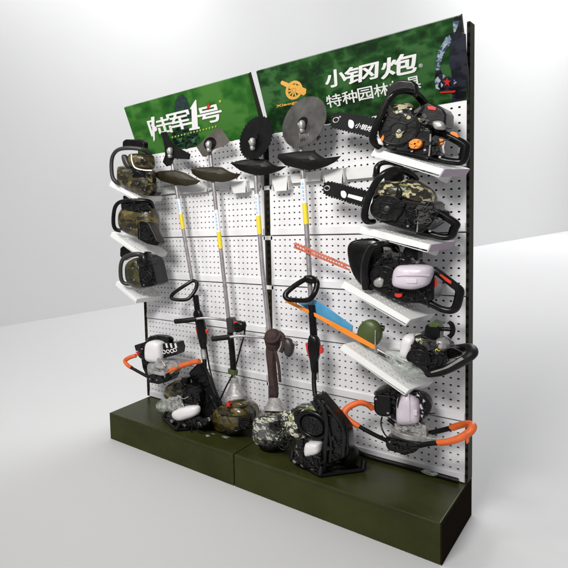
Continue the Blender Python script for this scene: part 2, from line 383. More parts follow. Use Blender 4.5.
# wheeled cannon emblem in gold
cxx, cyy = 294.2, 90.0
rim = []
for i in range(32):
    a1, a2 = 2*PI*i/32, 2*PI*(i+1)/32
    f = lambda a_, r: (cxx+math.cos(a_)*r*.9, cyy+math.sin(a_)*r*1.0-math.cos(a_)*r*.15)
    rim.append([f(a1, 9.4), f(a2, 9.4), f(a2, 6.6), f(a1, 6.6)])
for i in range(10):
    a1 = 2*PI*i/10
    rim.append([f(a1-.45, 1.8), f(a1-.09, 7.2), f(a1+.09, 7.2), f(a1+.45, 1.8)])
rim.append([f(2*PI*i/10, 2.4) for i in range(10)])
hpoly(rim, MGOLD, Rr, 'cannon_emblem', .003)
hpoly([[(280.6, 82.2), (282.2, 80.4), (289.5, 83.5), (300, 86), (306.5, 89), (306, 93.5), (303.5, 95.5), (300.5, 93.5), (293, 90), (287, 87.2), (281.2, 84.2)]], MGOLD, Rr, 'cannon_emblem', .0025)
htext('Xiaogangpao', (277, 108), (318, 96), MGOLD, Rr, off=.03, w=.003)
# man in dark clothes printed at the right edge
MSK = camo('printed_blue_grey', [(.06, .10, .15), (.16, .24, .32), (.03, .045, .07), (.30, .38, .45)], 30, coat=0, bump=0); MSK2 = camo('printed_pale_blue', [(.22, .30, .38), (.06, .09, .13), (.42, .48, .52)], 42, coat=0, bump=0)
hpoly([[(449.5, 37), (453, 33), (460, 31.5), (466, 34), (467.2, 60), (466.3, 99.5), (452, 101.5), (452.5, 84), (451, 70), (449, 60), (450.5, 48)]], MFELT, Rr, 'man_print', .0025)
hpoly([[(453, 17.5), (457, 15.9), (460.5, 17.5), (460.8, 27), (459.5, 33), (454, 34), (453.2, 26)],
       [(449.8, 35), (451.8, 40), (449, 46), (443.5, 54), (441.3, 62), (439.5, 70), (436, 70.3), (436, 61), (438.5, 50.5), (443.5, 42), (446.5, 36.2)]], MSK, Rr, 'man_print', .0035)
hpoly([[(454.4, 25), (458.5, 24), (457.8, 31), (455, 31.5)], [(446.5, 39), (449, 37), (447.5, 44), (443, 50), (441.5, 49)], [(438.5, 56), (440.5, 56), (438.8, 66), (437.2, 66)]], MSK2, Rr, 'man_print', .0045)
hpoly([[(453, 17.6), (457, 15.8), (460.7, 17), (460.5, 20), (453.2, 21)], [(449.8, 19.5), (451, 40), (452.5, 41), (461, 36), (461, 16.5)][2:]], MFELT, Rr, 'man_print', .005)
hpoly([[(436, 70), (441, 70), (444, 77), (449, 76), (455, 80), (457, 88), (452, 92), (444, 91), (438, 90), (434.5, 84)]], MFELT, Rr, 'man_print', .005)
hpoly([[(435, 80), (438, 76), (441, 80), (438, 86), (441, 90), (436, 88)], [(443, 74), (446, 76), (443, 79)], [(454, 79), (457, 82), (454, 84)], [(441, 82), (443.5, 84.5), (441.5, 88)]], MSK2, Rr, 'man_print', .006)
hpoly([star(447.3, 81.8, 4.8), [(440, 91.3), (456, 90), (455, 92), (441, 92.8)]], MRED, Rr, 'star_mark', .007)

# ------------------------------------------------------------------ slanted shelves
def shelf(fl_, fr_, Yf, depth, strip, label):
    a_ = V(*fl_, Yf+.055); b_ = V(*fr_, Yf); Ln = (b_-a_).length; h_ = math.hypot(b_.x-a_.x, b_.y-a_.y)
    tilt = math.atan2(a_.z-b_.z, h_); yw = math.atan2(b_.y-a_.y, b_.x-a_.x)
    t = thing('slanted_shelf', label, 'shelf', a_, 'slanted shelves hooked on the pegboard')
    t.rotation_euler = (0, tilt, yw)
    nx = int((Ln-.03)/.03); nz = int((depth-.03)/.036)
    pl = perforated(Ln, depth, nx, nz, .03, .036, .025, .03, .0055, .003)
    pl.v = [Vector((v.x, v.z, -v.y)) for v in pl.v]
    pl.add([(0, 0, 0), (Ln, 0, 0), (Ln, 0, -.03), (0, 0, -.042)], [(0, 1, 2, 3)])
    pl.add([(0, 0, -.042), (Ln, 0, -.042), (Ln, .018, -.042), (0, .018, -.042)], [(0, 1, 2, 3)])
    pl.add([(0, 0, 0), (0, depth, 0), (0, depth, -.042), (0, 0, -.042)], [(0, 1, 2, 3)])
    pl.add([(Ln, 0, 0), (Ln, depth, 0), (Ln, depth, -.042), (Ln, 0, -.042)], [(0, 1, 2, 3)])
    me = bpy.data.meshes.new('tray'); me.from_pydata(pl.v, [], pl.f); me.materials.append(MSHELF)
    o = bpy.data.objects.new('tray', me); C.objects.link(o); o.parent = t
    sd = o.modifiers.new('s', 'SOLIDIFY'); sd.thickness = .002
    if strip:
        m = MB().box((Ln+.0035, depth*.5, -.021), (.004, depth*.98, .040)); m.v = list(m.v)
        s_ = bpy.data.meshes.new('price_strip'); s_.from_pydata(m.v, [], m.f); s_.materials.append(MLILAC if strip == 1 else MSHELF)
        so = bpy.data.objects.new('price_strip', s_); C.objects.link(so); so.parent = t
    for x in (.05, Ln-.05):
        # flat strut from under the shelf to the board, plus its hook
        m = MB().extr([(x, .02, -.043), (x, depth, -.043), (x, depth, -.10), (x, depth-.03, -.10)], (.004, 0, 0))
        s_ = bpy.data.meshes.new('bracket'); s_.from_pydata(m.v, [], m.f); s_.materials.append(MSHELF)
        so = bpy.data.objects.new('bracket', s_); C.objects.link(so); so.parent = t
    return t
YF = -.325
shelf((375, 148), (443.5, 169), YF, .265, 1, 'white slanted shelf at upper right with lilac strip, topmost of the right-hand column')
shelf((362, 226), (430, 244.5), YF, .265, 1, 'white slanted shelf with lilac strip right under the chainsaw with khaki camouflage cover')
shelf((345, 281), (410, 319.5), YF, .265, 0, 'white perforated slanted shelf under the red-bladed hedge trimmer')
shelf((344, 344), (409, 389.5), YF, .265, 0, 'white perforated slanted shelf holding the bagged pole engine with orange bar')
shelf((111, 181), (138, 197.5), YF, .265, 0, 'white slanted shelf topmost at the left edge under the olive saw')
shelf((112, 232), (143.5, 254.5), YF, .265, 0, 'white slanted shelf at the left edge, middle one of three')
shelf((117, 281), (137, 299), YF, .265, 0, 'white slanted shelf at the left edge, lowest one under the black saw')

for xa, xb in ((.02, .975), (1.03, 1.98)):
    MB().extr([Vector((xa, -.03, 1.985)), Vector((xa, -.03, 2.032)), Vector((xa, -.0005, 2.04)), Vector((xa, -.0005, 1.98))], (xb-xa, 0, 0)).build('hook_rail', MSHELF, stand, bev=.002)
# row of hook trays across the boards
trays = [(176.5, 207, 184, 193, -.055), (216, 230, 181.5, 190, -.045), (230.5, 246, 181.5, 193, -.09), (247, 260, 176.5, 188, -.045),
         (271.5, 287.5, 176.5, 191, -.09), (289, 321.5, 172.5, 182, -.05), (322.5, 343, 169, 184, -.09), (344, 374, 167, 178.5, -.05)]
lab = ['widest white hook tray at far left behind the first blade shaft', 'small white hook tray right of the second brush cutter shaft',
       'low-hanging white hook tray just left of the third brush cutter shaft', 'small white hook tray directly left of the gap between the two boards',
       'low-hanging white hook tray just right of the gap between the two boards', 'wide white hook tray behind the fourth brush cutter shaft',
       'low-hanging white hook tray behind the tip of the khaki chainsaw', 'white hook tray behind the khaki chainsaw, rightmost of the row']
for (x0, x1, y0, y1, Y), lb in zip(trays, lab):
    q0 = V(x0, y0, Y); q1 = V(x1, y0-(x1-x0)*.12, Y); zb = V((x0+x1)/2, y1, Y).z; zt = V((x0+x1)/2, y0, Y).z
    t = thing('hook_tray', lb, 'hook tray', (q0.x, Y, zb), 'white hook trays in a row across the pegboard')
    xa, xb = q0.x, q1.x
    MB().extr([(xa, Y, zt), (xb, Y, zt), (xb-.012, Y+.012, zb), (xa+.012, Y+.012, zb)], (0, .003, 0)).build('front_plate', MSHELF, t, bev=.001)
    MB().extr([(xa+.012, Y+.014, zb), (xb-.012, Y+.014, zb), (xb-.012, -.001, zb), (xa+.012, -.001, zb)], (0, 0, .003)).build('floor_plate', MSHELF, t)
    for xx in (xa, xb-.003): MB().extr([(xx, Y+.004, zt-.004), (xx, Y+.016, zb+.004), (xx, -.001, zb+.004), (xx, -.001, zt+.01)], (.003, 0, 0)).build('side_plate', MSHELF, t)

# ------------------------------------------------------------------ tool helpers
def starter(parent, px, py, Y, r, m=None, name='starter_cover'):
    c = V(px, py, Y); b_ = MB(); b_.cyl(c, (0, 1, 0), r, .02); b_.ring(c+Vector((0, -.011, 0)), (0, 1, 0), r*.92, .004); b_.ring(c+Vector((0, -.011, 0)), (0, 1, 0), r*.4, .004)
    for i in range(12):
        a_ = 2*PI*i/12; d_ = Vector((math.cos(a_), 0, math.sin(a_)))
        b_.box(c+d_*r*.66+Vector((0, -.012, 0)), (r*.42, .006, r*.07), Matrix.Rotation(-a_, 3, 'Y'))
    b_.cyl(c+Vector((0, -.013, 0)), (0, 1, 0), r*.2, .012)
    return b_.build(name, m or MBLK2, parent, smooth=True)
def bolts(parent, pts, Y, r=.005, name='bolt', m=None):
    me = None
    for x, y in pts:
        c = V(x, y, Y)
        if me is None:
            b_ = MB(); b_.cyl(c, (0, 1, 0), r, .006, 10); b_.ring(c+Vector((0, -.003, 0)), (0, 1, 0), r*.9, r*.25, 12, 6)
            o = b_.build(name, m or MSTEEL, parent, smooth=True); me = o; c0_ = c
        else:
            o = me.copy(); C.objects.link(o); o.location = c-c0_
def fins(parent, out, Y, t, n, m=None, name='cooling_fins'):
    """stack of thin plates between the two ends of a four-point outline (tl, tr, br, bl)"""
    b_ = MB(); tl, tr, br, bl = [V(x, y, Y) for x, y in out]
    for i in range(n):
        f0, f1 = i/n, (i+.45)/n
        b_.extr([tl.lerp(bl, f0), tr.lerp(br, f0), tr.lerp(br, f1), tl.lerp(bl, f1)], (0, t, 0))
    return b_.build(name, m or MBLK2, parent)
def fittings(parent, out, Y, n, seed, m=None, name='engine_fittings'):
    # the small castings, screws, clips and pipes that cover a bare engine, on one backing plate
    rd = random.Random(seed); b_ = MB(); xs = [p[0] for p in out]; ys = [p[1] for p in out]
    def inside(x, y):
        c_ = False
        for i in range(len(out)):
            x1, y1 = out[i-1]; x2, y2 = out[i]
            if (y1 > y) != (y2 > y) and x < (x2-x1)*(y-y1)/(y2-y1)+x1: c_ = not c_
        return c_
    b_.prism(out, Y, .02); k = 0
    while k < n:
        x, y = rd.uniform(min(xs), max(xs)), rd.uniform(min(ys), max(ys))
        if not inside(x, y): continue
        k += 1; c = V(x, y, Y-rd.uniform(0, .012)); R_ = Matrix.Rotation(rd.choice([0, .5, -.5, 1.2])+rd.uniform(-.1, .1), 3, 'Y'); t_ = rd.random()
        if t_ < .4: b_.box(c, (rd.uniform(.012, .04), .016, rd.uniform(.006, .016)), R_)
        elif t_ < .65: b_.cyl(c, (0, 1, 0), rd.uniform(.005, .014), .018, 12)
        elif t_ < .8: b_.ring(c, (0, 1, 0), rd.uniform(.010, .018), .0035, 16, 6)
        else: b_.tube([c, c+R_ @ Vector((rd.uniform(.015, .05), rd.uniform(-.012, .004), rd.uniform(-.02, .02))), c+R_ @ Vector((rd.uniform(.03, .07), 0, rd.uniform(-.04, .04)))], .0035, 6)
    return b_.build(name, m or MBLK2, parent, bev=.0015)
def ridges(parent, out, Y, n, m=None, name='vent_ribs'):
    b_ = MB(); tl, tr, br, bl = [V(x, y, Y) for x, y in out]
    for i in range(n):
        f = (i+.5)/n; p, q = tl.lerp(tr, f), bl.lerp(br, f); b_.tube([p, q], (p-tl).length*0+.0022, 6, False)
    return b_.build(name, m or MBLACK, parent, smooth=True)
def T(parent, name, pts, rp, m, seg=12, sm=True, flat=1):
    """tube through photo points with a depth each; rp is the radius in metres"""
    return MB().tube(P3(pts), rp, seg, sm, flat).build(name, m, parent, smooth=True)
def tcurve(s, p0, p1, h, Y, m, parent, name='lettering', off=.0):
    """small text on a plane Y between two photo points (left end, right end of the baseline)"""
    a_, b_ = V(*p0, Y), V(*p1, Y); ux = (b_-a_).normalized(); uz = Vector((-ux.z, 0, ux.x))
    c = bpy.data.curves.new('t', 'FONT'); c.body = s; c.offset = off; c.resolution_u = 2
    t = bpy.data.objects.new('t', c); C.objects.link(t)
    me = bpy.data.meshes.new_from_object(t.evaluated_get(bpy.context.evaluated_depsgraph_get()))
    xs = [q.co.x for q in me.vertices]; ys = [q.co.y for q in me.vertices]; og = origin(parent)
    for q in me.vertices:
        q.co = a_+ux*((q.co.x-min(xs))/(max(xs)-min(xs))*(b_-a_).length)+uz*((q.co.y-min(ys))/(max(ys)-min(ys))*h)-og
    bpy.data.objects.remove(t); me.materials.append(m)
    o = bpy.data.objects.new(name, me); C.objects.link(o); o.parent = parent
    return o
def bar_teeth(parent, out_mid, Y, r, pitch=.014, name='saw_chain'):
    P = [V(x, y, Y) for x, y in out_mid]; P.append(P[0]); b_ = MB()
    for i in range(len(P)-1):
        a_, c_ = P[i], P[i+1]; L_ = (c_-a_).length; n = max(1, int(L_/pitch)); dr = (c_-a_).normalized(); ang = math.atan2(dr.z, dr.x)
        for k in range(n): b_.box(a_.lerp(c_, (k+.5)/n), (pitch*.62, .009, r), Matrix.Rotation(-ang, 3, 'Y'))
    return b_.build(name, MBLADE, parent)

# ------------------------------------------------------------------ right chainsaw 1
def at(px, py, Y): v = V(px, py, Y); return (v.x, v.y, v.z)
Y = -.30
s = thing('chainsaw', 'black chainsaw with orange triggers and knobs on the topmost right shelf', 'chainsaw', at(420, 158, -.2), 'chainsaws on the slanted shelves')
bo = [(331, 119), (332, 115), (335.5, 113), (341, 113), (378, 118.5), (376, 138), (331.5, 127), (330.5, 123)]
gb = MB().prism(bo, -.235, .007).build('guide_bar', MBLADE, s, bev=.001)
bar_teeth(s, bo, -.2315, .010)
MB().ring(V(336, 120, -.237), (0, 1, 0), .014, .003).build('nose_wheel', MSTEEL, gb, smooth=True)
tcurve('小钢炮', (354, 127.5), (371, 132), .03, -.2365, MLET, gb, off=.01); MB().puff([(349, 120), (353, 121), (354, 125), (352, 128.5), (348.5, 126)], -.237, .002).build('emblem', MLET, gb)
tcurve('®', (338.5, 117.5), (340.5, 118), .01, -.2365, MLET, gb)
MB().prism([(383, 112), (390, 106.5), (411, 106.5), (420, 124), (431, 128), (431, 157), (424, 157), (392, 151), (381.5, 146.5)], Y, .2).build('crankcase', MBLACK, s, bev=.012)
MB().puff([(387, 112), (392, 106), (411, 103.5), (416, 113), (429, 118), (430, 127.5), (420, 128), (410, 115), (396, 112), (388, 119)], Y+.09, .22).build('top_cover', MKHAKI, s, smooth=True)
MB().prism([(419, 113), (424, 103.5), (429, 102), (443, 109), (446, 114), (445.5, 127), (434, 128.5), (424, 124)], Y+.01, .17).build('air_filter_cover', MBLK2, s, bev=.012)
MB().prism([(427, 105.5), (436, 107), (436, 110.5), (428, 109.5)], Y+.004, .02).build('red_badge', MRED, s, bev=.002)
MB().puff([(433, 122), (441, 121), (445, 125), (444, 130), (435, 129)], Y+.01, .04).build('carburettor', MCAST, s, smooth=True)
starter(s, 399, 129, Y-.006, .085)
fins(s, [(389, 134), (413, 138), (413, 150), (389, 146)], Y-.004, .02, 5)
MB().puff([(396, 132), (400, 128), (404, 131), (402, 137), (397, 138)], Y-.018, .02).build('camouflage_badge', MKHAKI, s, smooth=True)
MB().prism([(413.5, 128), (431, 130), (431, 156.5), (413.5, 154.5)], Y-.006, .03).build('side_cover', MBLACK, s, bev=.006)
MB().tube(P3([(430.5, 134, Y-.01), (430, 146, Y-.01), (429, 156, Y-.01)]), .004, 8).build('trim_line', MSTEEL, s, smooth=True)
hd = MB().tube(P3([(431, 130, -.22), (443, 133.5, -.22), (455, 139, -.22), (464.5, 145, -.22), (465, 150, -.22), (463, 160, -.22), (458, 162, -.22), (446, 160.5, -.22), (430, 156.5, -.22)]), .019, 12).build('rear_handle', MBLACK, s, smooth=True)
MB().prism([(449, 134), (451, 131), (457, 133), (459, 137), (457, 139)], -.235, .03).build('throttle_lock', MORG2, hd, bev=.004)
MB().prism([(438.5, 138), (444, 139.5), (443, 144), (440, 145.5)], -.235, .03).build('throttle_trigger', MORG2, hd, bev=.004)
MB().tube(P3([(444.5, 141, -.22), (443, 147, -.22), (444, 155, -.22)]), .005, 8).build('cable', MTANK, hd, smooth=True)
k_ = MB(); c = V(416, 144, Y-.02); k_.cyl(c, (0, 1, 0), .026, .03, 16); k_.box(c+Vector((0, -.016, 0)), (.05, .012, .014), Matrix.Rotation(.5, 3, 'Y')); k_.box(c+Vector((0, -.016, 0)), (.014, .012, .05), Matrix.Rotation(.5, 3, 'Y')); k_.build('knob', MORG2, s, bev=.003)
MB().prism([(379.5, 140), (383, 134.5), (384, 137), (383, 141)], Y-.03, .03).build('knob', MORG2, s, bev=.003)
MB().puff([(377.5, 139), (381, 139), (383.5, 145), (378.5, 144)], Y-.02, .03).build('plug', MTANK, s, smooth=True)
T(s, 'front_handle', [(379, 147, -.30), (374.5, 143, -.33), (373, 135, -.34), (379, 120, -.345), (387, 103, -.345), (394, 94, -.34), (404, 91, -.31), (413, 92.5, -.25), (419, 97, -.2), (424.5, 104, -.16), (426, 110, -.14)], .0168, MBLACK, 14)
MB().prism([(385, 99), (387, 88), (393, 81.5), (399, 79.5), (412, 80.5), (416, 84), (417.5, 92), (414, 98), (410, 93), (400, 93), (391, 97), (388, 106)], -.27, .05).build('hand_guard', MBLACK, s, bev=.01)
bolts(s, [(386, 115), (411, 109), (425, 150), (388, 144), (412, 151), (440, 157)], Y-.008)
fittings(s, [(386, 116), (410, 110), (420, 128), (431, 131), (431, 155), (392, 149), (384, 144)], Y-.003, 34, 1)
fittings(s, [(413, 112), (420, 106), (430, 122), (420, 126)], Y+.02, 12, 2, MGREY)
fittings(s, [(431, 140), (438, 142), (440, 154), (431, 155)], Y+.02, 9, 3)

# ------------------------------------------------------------------ right chainsaw 2
Y = -.30
s = thing('chainsaw', 'chainsaw with khaki camouflage top cover on the second right shelf', 'chainsaw', at(405, 235, -.2), 'chainsaws on the slanted shelves')
bo = [(323, 188), (323.6, 184.5), (326, 182.3), (330.5, 182), (369, 192), (366, 207.5), (325.5, 194.5), (323.3, 191.5)]
gb = MB().prism(bo, -.235, .007).build('guide_bar', MBLADE, s, bev=.001)
bar_teeth(s, bo, -.2315, .011)
MB().ring(V(327, 188.2, -.237), (0, 1, 0), .014, .003).build('nose_wheel', MSTEEL, gb, smooth=True)
MB().puff([(341, 191.5), (344.5, 191), (346.5, 194.5), (345, 198), (341.5, 196.5)], -.237, .002).build('emblem', MLET, gb)
MB().prism([(348.5, 193.8), (363, 197.5), (361.5, 201.3), (347.5, 197)], -.2365, .001).build('lettering', MLET, gb)
MB().prism([(372, 196), (380, 191), (434, 203), (437, 216), (430, 226), (420, 234), (406, 230.5), (376.5, 221), (371, 210)], Y, .2).build('crankcase', MBLACK, s, bev=.012)
MB().puff([(374, 193), (378, 184.5), (386, 180.5), (403, 181.5), (409, 178), (422, 183), (434, 192), (436, 201), (431, 206), (415.5, 203), (395, 199), (376, 196.5)], Y+.09, .23).build('top_cover', MKHAKI, s, smooth=True)
starter(s, 387, 208, Y-.006, .072)
fins(s, [(376, 213), (401, 220), (401, 229), (376, 220)], Y-.004, .02, 4)
MB().prism([(405, 206), (417, 209), (416, 232.5), (405, 229)], Y-.008, .03).build('side_cover', MBLACK, s, bev=.006)
MB().puff([(398, 186), (403, 187), (405, 193), (402, 199), (396, 197)], Y-.005, .05).build('filter_plate', MBLK2, s, smooth=True)
MB().tube(P3([(416.5, 209, Y-.01), (418, 220, Y-.01), (417, 232, Y-.01)]), .004, 8).build('trim_line', MSTEEL, s, smooth=True)
hd = MB().tube(P3([(428, 207, -.22), (437, 211.5, -.22), (447, 217.5, -.22), (455.5, 224, -.22), (454, 229, -.22), (451, 236, -.22), (443, 237, -.22), (432, 234.5, -.22), (418, 231, -.22)]), .018, 12).build('rear_handle', MBLACK, s, smooth=True)
MB().prism([(443, 209.5), (449, 211.5), (449, 215.5), (442, 213)], -.23, .03).build('throttle_lock', MBLACK, hd, bev=.004)
MB().prism([(432, 216), (437, 218), (436, 223), (433, 223)], -.23, .03).build('throttle_trigger', MBLACK, hd, bev=.003)
T(s, 'front_handle', [(373, 221.5, -.29), (367.5, 221.5, -.33), (364.5, 217, -.34), (365.5, 208, -.345), (370, 194, -.345), (377, 181, -.345), (385, 173, -.34), (395, 169.3, -.31), (405, 171, -.26), (412, 175.5, -.2), (415.5, 180, -.17)], .0165, MBLACK, 14)
MB().tube(P3([(376.8, 179, -.26), (376.8, 169, -.26), (380, 164, -.25), (388, 162.3, -.25), (396, 164, -.25), (401, 168.5, -.25), (404, 174, -.25)]), .014, 12).build('hand_guard', MBLACK, s, smooth=True)
MB().prism([(383, 170), (394, 167.5), (402, 171), (402, 182), (384, 182.5)], -.24, .05).build('guard_panel', MBLACK, s, bev=.008)
bolts(s, [(375, 200), (402, 204), (408, 226), (380, 220), (412, 211), (430, 231)], Y-.01)
MB().puff([(384, 207), (388, 205), (391, 208), (388, 212), (384, 211)], Y-.018, .02).build('camouflage_badge', MGREY, s, smooth=True)
fittings(s, [(374, 198), (400, 200), (434, 205), (436, 216), (420, 230), (378, 218)], Y-.004, 34, 4)
fittings(s, [(418, 205), (432, 207), (434, 215), (424, 226), (418, 226)], Y-.008, 14, 5, MGREY)

# ------------------------------------------------------------------ hedge trimmer
Y = -.30
s = thing('hedge_trimmer', 'black hedge trimmer with milky tank and long red-orange toothed blade', 'hedge trimmer', at(400, 300, -.2))
bl = MB()
for off_, Yb in ((0, -.205), (3.6, -.2)):
    bl.prism([(293, 243.3+off_), (296, 243+off_), (350, 265.5+off_), (350, 267.6+off_), (294, 244.6+off_)], Yb, .003)
for i in range(19):
    f_ = i/19; x = 296+f_*52; y = 243.6+f_*22
    bl.prism([(x, y+.4), (x-1.1, y-1.5), (x-.2, y-1.6), (x+1.6, y+.9)], -.2035, .003)
    bl.prism([(x, y+1), (x-.2, y+4), (x+.8, y+4), (x+1.0, y+1.6)], -.2035, .003)
bl.build('cutter_blade', MHEDGE, s)
MB().puff([(347.5, 251), (349, 244), (354, 240.5), (365, 238.5), (377, 239), (383, 246), (384, 262), (379, 278), (373, 290), (365, 287.5), (356, 279), (350, 266)], Y+.06, .045).build('hand_shield', MBLACK, s, smooth=True)
MB().prism([(374, 258), (382, 252), (402, 256), (420, 268), (434, 274), (434, 300), (424, 303.5), (405, 303.5), (388, 297), (373, 289)], Y+.03, .17).build('gear_housing', MBLACK, s, bev=.01)
MB().puff([(394, 275), (396, 268.5), (401, 265), (413, 264.5), (428, 265.5), (433.5, 270), (431.5, 279), (427, 285.5), (414, 289), (400, 287.5), (394, 284)], Y+.02, .14, p=3.5).build('fuel_tank', MTANK2, s, smooth=True)
MB().puff([(385, 253), (389, 249), (396, 251), (402, 255.5), (416, 259), (418, 264), (404, 266), (394, 262), (387, 258)], Y+.1, .15).build('engine_cover', MSNOW, s, smooth=True)
T(s, 'tank_seam', [(396, 276, Y-.052), (404, 275.4, Y-.056), (416, 275.5, Y-.056), (430, 275, Y-.05)], .0022, MTANK2, 6)
MB().prism([(405, 279), (417, 279), (417, 283.5), (406, 283.5)], Y-.053, .01).build('moulded_panel', MTANK2, s, bev=.004)
MB().prism([(391, 288), (397, 286), (399, 291), (393, 292)], Y-.02, .04).build('clip', MBLACK, s, bev=.003)
MB().puff([(398, 258), (405, 256), (411, 260), (408, 265.5), (400, 265)], Y+.02, .06).build('fuel_cap', MBLACK, s, smooth=True)
MB().prism([(402, 252), (405, 246.5), (414, 245), (418, 249), (418, 260), (406, 258)], Y+.06, .1).build('air_filter_cover', MBLACK, s, bev=.01)
T(s, 'pull_handle', [(414, 249, -.24), (422, 249.5, -.24), (430, 249.5, -.24)], .012, MBLACK)
T(s, 'front_handle', [(366, 289, -.3), (364.5, 275, -.33), (366, 260, -.335), (371, 249, -.335), (379, 244.5, -.33), (388, 244, -.28), (394.5, 247, -.22), (397, 254, -.18)], .0175, MBLACK, 14)
starter(s, 384, 276, Y+.02, .06)
MB().puff([(374, 281), (380, 277), (384, 280), (382, 287), (375, 286)], Y+.01, .03).build('muffler_plate', MCAST, s, smooth=True)
hd = MB().tube(P3([(427, 270, -.24), (435, 270.5, -.24), (444, 277, -.24), (454, 285, -.24), (459.5, 290, -.24), (459, 297, -.24), (456, 307, -.24), (451, 310.5, -.24), (442, 309, -.24), (430, 303.5, -.24), (418, 299, -.24)]), .018, 12).build('rear_handle', MBLACK, s, smooth=True)
MB().prism([(424.5, 271.5), (428, 270), (431, 273.5), (427, 277.5)], -.262, .03).build('red_switch', MRED, hd, bev=.003)
MB().prism([(431, 275), (435, 277), (437.5, 284.5), (435, 288), (431.5, 283)], -.255, .03).build('throttle_trigger', MRED, hd, bev=.004)
MB().prism([(438.5, 274.5), (441.5, 274.5), (451.5, 281.5), (451, 284.5), (446, 281.5)], -.262, .03).build('throttle_lock', MRED, hd, bev=.003)
k_ = MB(); c = V(399, 294.3, Y+.02); k_.cyl(c, (0, 1, 0), .017, .03, 14); k_.build('knob', MRED, s, bev=.004)
bolts(s, [(378, 263), (390, 290), (412, 299), (426, 298), (380, 285)], Y+.026)
ridges(s, [(405, 290.5), (424, 293), (423, 300), (405, 298.5)], Y+.027, 8)
fittings(s, [(376, 262), (386, 255), (402, 258), (396, 270), (394, 285), (404, 289), (402, 301), (388, 295), (375, 288)], Y+.024, 36, 6)
fittings(s, [(384, 250), (396, 253), (416, 262), (404, 265), (388, 262)], Y+.03, 16, 7, MGREY)
fittings(s, [(404, 290), (430, 288), (432, 300), (406, 301)], Y+.028, 12, 8)

# ------------------------------------------------------------------ bagged pole engine with orange bar and blue sheath
s = thing('pole_pruner', 'pole tool with orange bar, blue sheath, green disc and engine with T-shaped pull handle', 'pruner', at(420, 370, -.2))
MB().prism([(285, 300.4), (290, 301), (318, 314.8), (350, 331.2), (374.5, 345.3), (375, 349.5), (371, 348.2), (345, 334.3), (318, 318.5), (286, 302.4)], -.22, .012).build('orange_bar', MORG2, s, bev=.002)
MB().prism([(293, 300), (314, 299.6), (321, 303.2), (352.5, 326), (351.7, 333.5), (347, 332), (318, 316.5)], -.195, .012).build('blue_sheath', MBLUE, s, bev=.003)
k_ = MB().puff([(370+12.3*math.cos(a_), 333.5+14.2*math.sin(a_)) for a_ in [2*PI*i/16 for i in range(16)]], -.185, .07, p=3)
k_.build('round_cap', MGREEN, s, smooth=True)
T(s, 'cap_spout', [(378, 327.5, -.16), (384, 328.5, -.16)], .018, MBLACK)
T(s, 'wire', [(375.5, 330, -.225), (375.2, 340, -.23), (375.4, 348, -.225)], .0035, MSTEEL, 8)
T(s, 'wire', [(376, 351, -.225), (374.5, 353, -.225), (377, 346, -.225)], .003, MSTEEL, 8)
T(s, 'shaft', [(374, 347.5, -.21), (388, 355.5, -.21), (405, 363, -.2), (425, 369.5, -.2)], .010, MSHAFT)
T(s, 'shaft', [(378, 352.5, -.23), (395, 361, -.23), (414, 369, -.23)], .007, MBLK2)
MB().puff([(401.5, 354), (403.5, 339), (407.5, 334), (414, 334.5), (417, 338), (413, 350), (409.5, 357.5), (404, 357)], -.25, .13, p=4).build('fuel_tank', MTANK, s, smooth=True)
MB().prism([(409, 345), (415, 335.5), (424, 335), (436, 341), (447, 348), (447, 364), (438, 371.5), (425, 374), (410, 360)], -.29, .17).build('engine_block', MBLACK, s, bev=.01)
starter(s, 419, 358, -.296, .05)
fins(s, [(429, 356), (443, 352), (443, 366), (429, 371)], -.295, .02, 6)
MB().puff([(414, 336), (418, 333), (430, 337), (441, 343), (440, 348), (428, 346), (417, 341)], -.24, .12).build('engine_cover', MSNOW, s, smooth=True)
MB().puff([(437, 339), (444, 338), (449, 343), (448, 349), (441, 350), (437, 346)], -.26, .1).build('muffler', MCAST, s, smooth=True)
MB().prism([(423.5, 336), (425, 326), (429, 323.5), (438, 325), (440, 329), (439.5, 341), (432, 339)], -.25, .09).build('starter_housing', MBLACK, s, bev=.008)
MB().prism([(428, 324.5), (432, 321.8), (440, 325), (437, 327.5), (429.5, 327)], -.255, .09).build('starter_label', MGREEN, s, bev=.003)
T(s, 'pull_bar', [(437, 329.5, -.22), (443, 329, -.22), (451, 329.5, -.22)], .011, MBLACK)
T(s, 'pull_handle', [(448.5, 321.8, -.22), (451.5, 324, -.22), (453, 329, -.22), (452, 334, -.22), (449, 336.8, -.22)], .010, MBLACK)
MB().prism([(433, 350.5), (437, 348.5), (440.5, 350), (439.5, 352.5), (435, 353.5)], -.305, .01).build('yellow_label', MYEL, s, bev=.002)
T(s, 'handle_tube', [(428, 373.5, -.3), (440, 372, -.33), (455, 365.5, -.36), (468, 357.5, -.37), (472.5, 352, -.35), (470, 347.5, -.3), (462, 348, -.22), (452, 350.5, -.18), (444, 352, -.16)], .021, MRUB, 14)
T(s, 'handle_trim', [(432, 372.5, -.33), (445, 368.5, -.36), (456, 362, -.385), (463, 358, -.39)], .007, MSTEEL, 8)
T(s, 'red_cable', [(432, 375, -.32), (438, 374.5, -.335), (446, 371, -.35)], .006, MRED, 8)
fins(s, [(442, 349), (462, 347), (462, 356), (444, 362)], -.27, .1, 7, MBLACK, 'hose_ribs')
fittings(s, [(411, 345), (424, 340), (445, 349), (446, 364), (426, 372), (412, 360)], -.293, 36, 9)
fittings(s, [(424, 339), (436, 341), (446, 349), (438, 354), (426, 348)], -.297, 14, 10, MGREY)
bg = MB().puff([(386, 350), (394, 349), (404, 356), (414, 360), (428, 372), (426, 377), (410, 376), (399, 370), (390, 361)], -.26, .2, p=2.4).build('plastic_bag', MBAG, smooth=True)
tag(bg, 'crumpled clear plastic bag around the pole engine on the lowest right shelf', 'plastic bag')

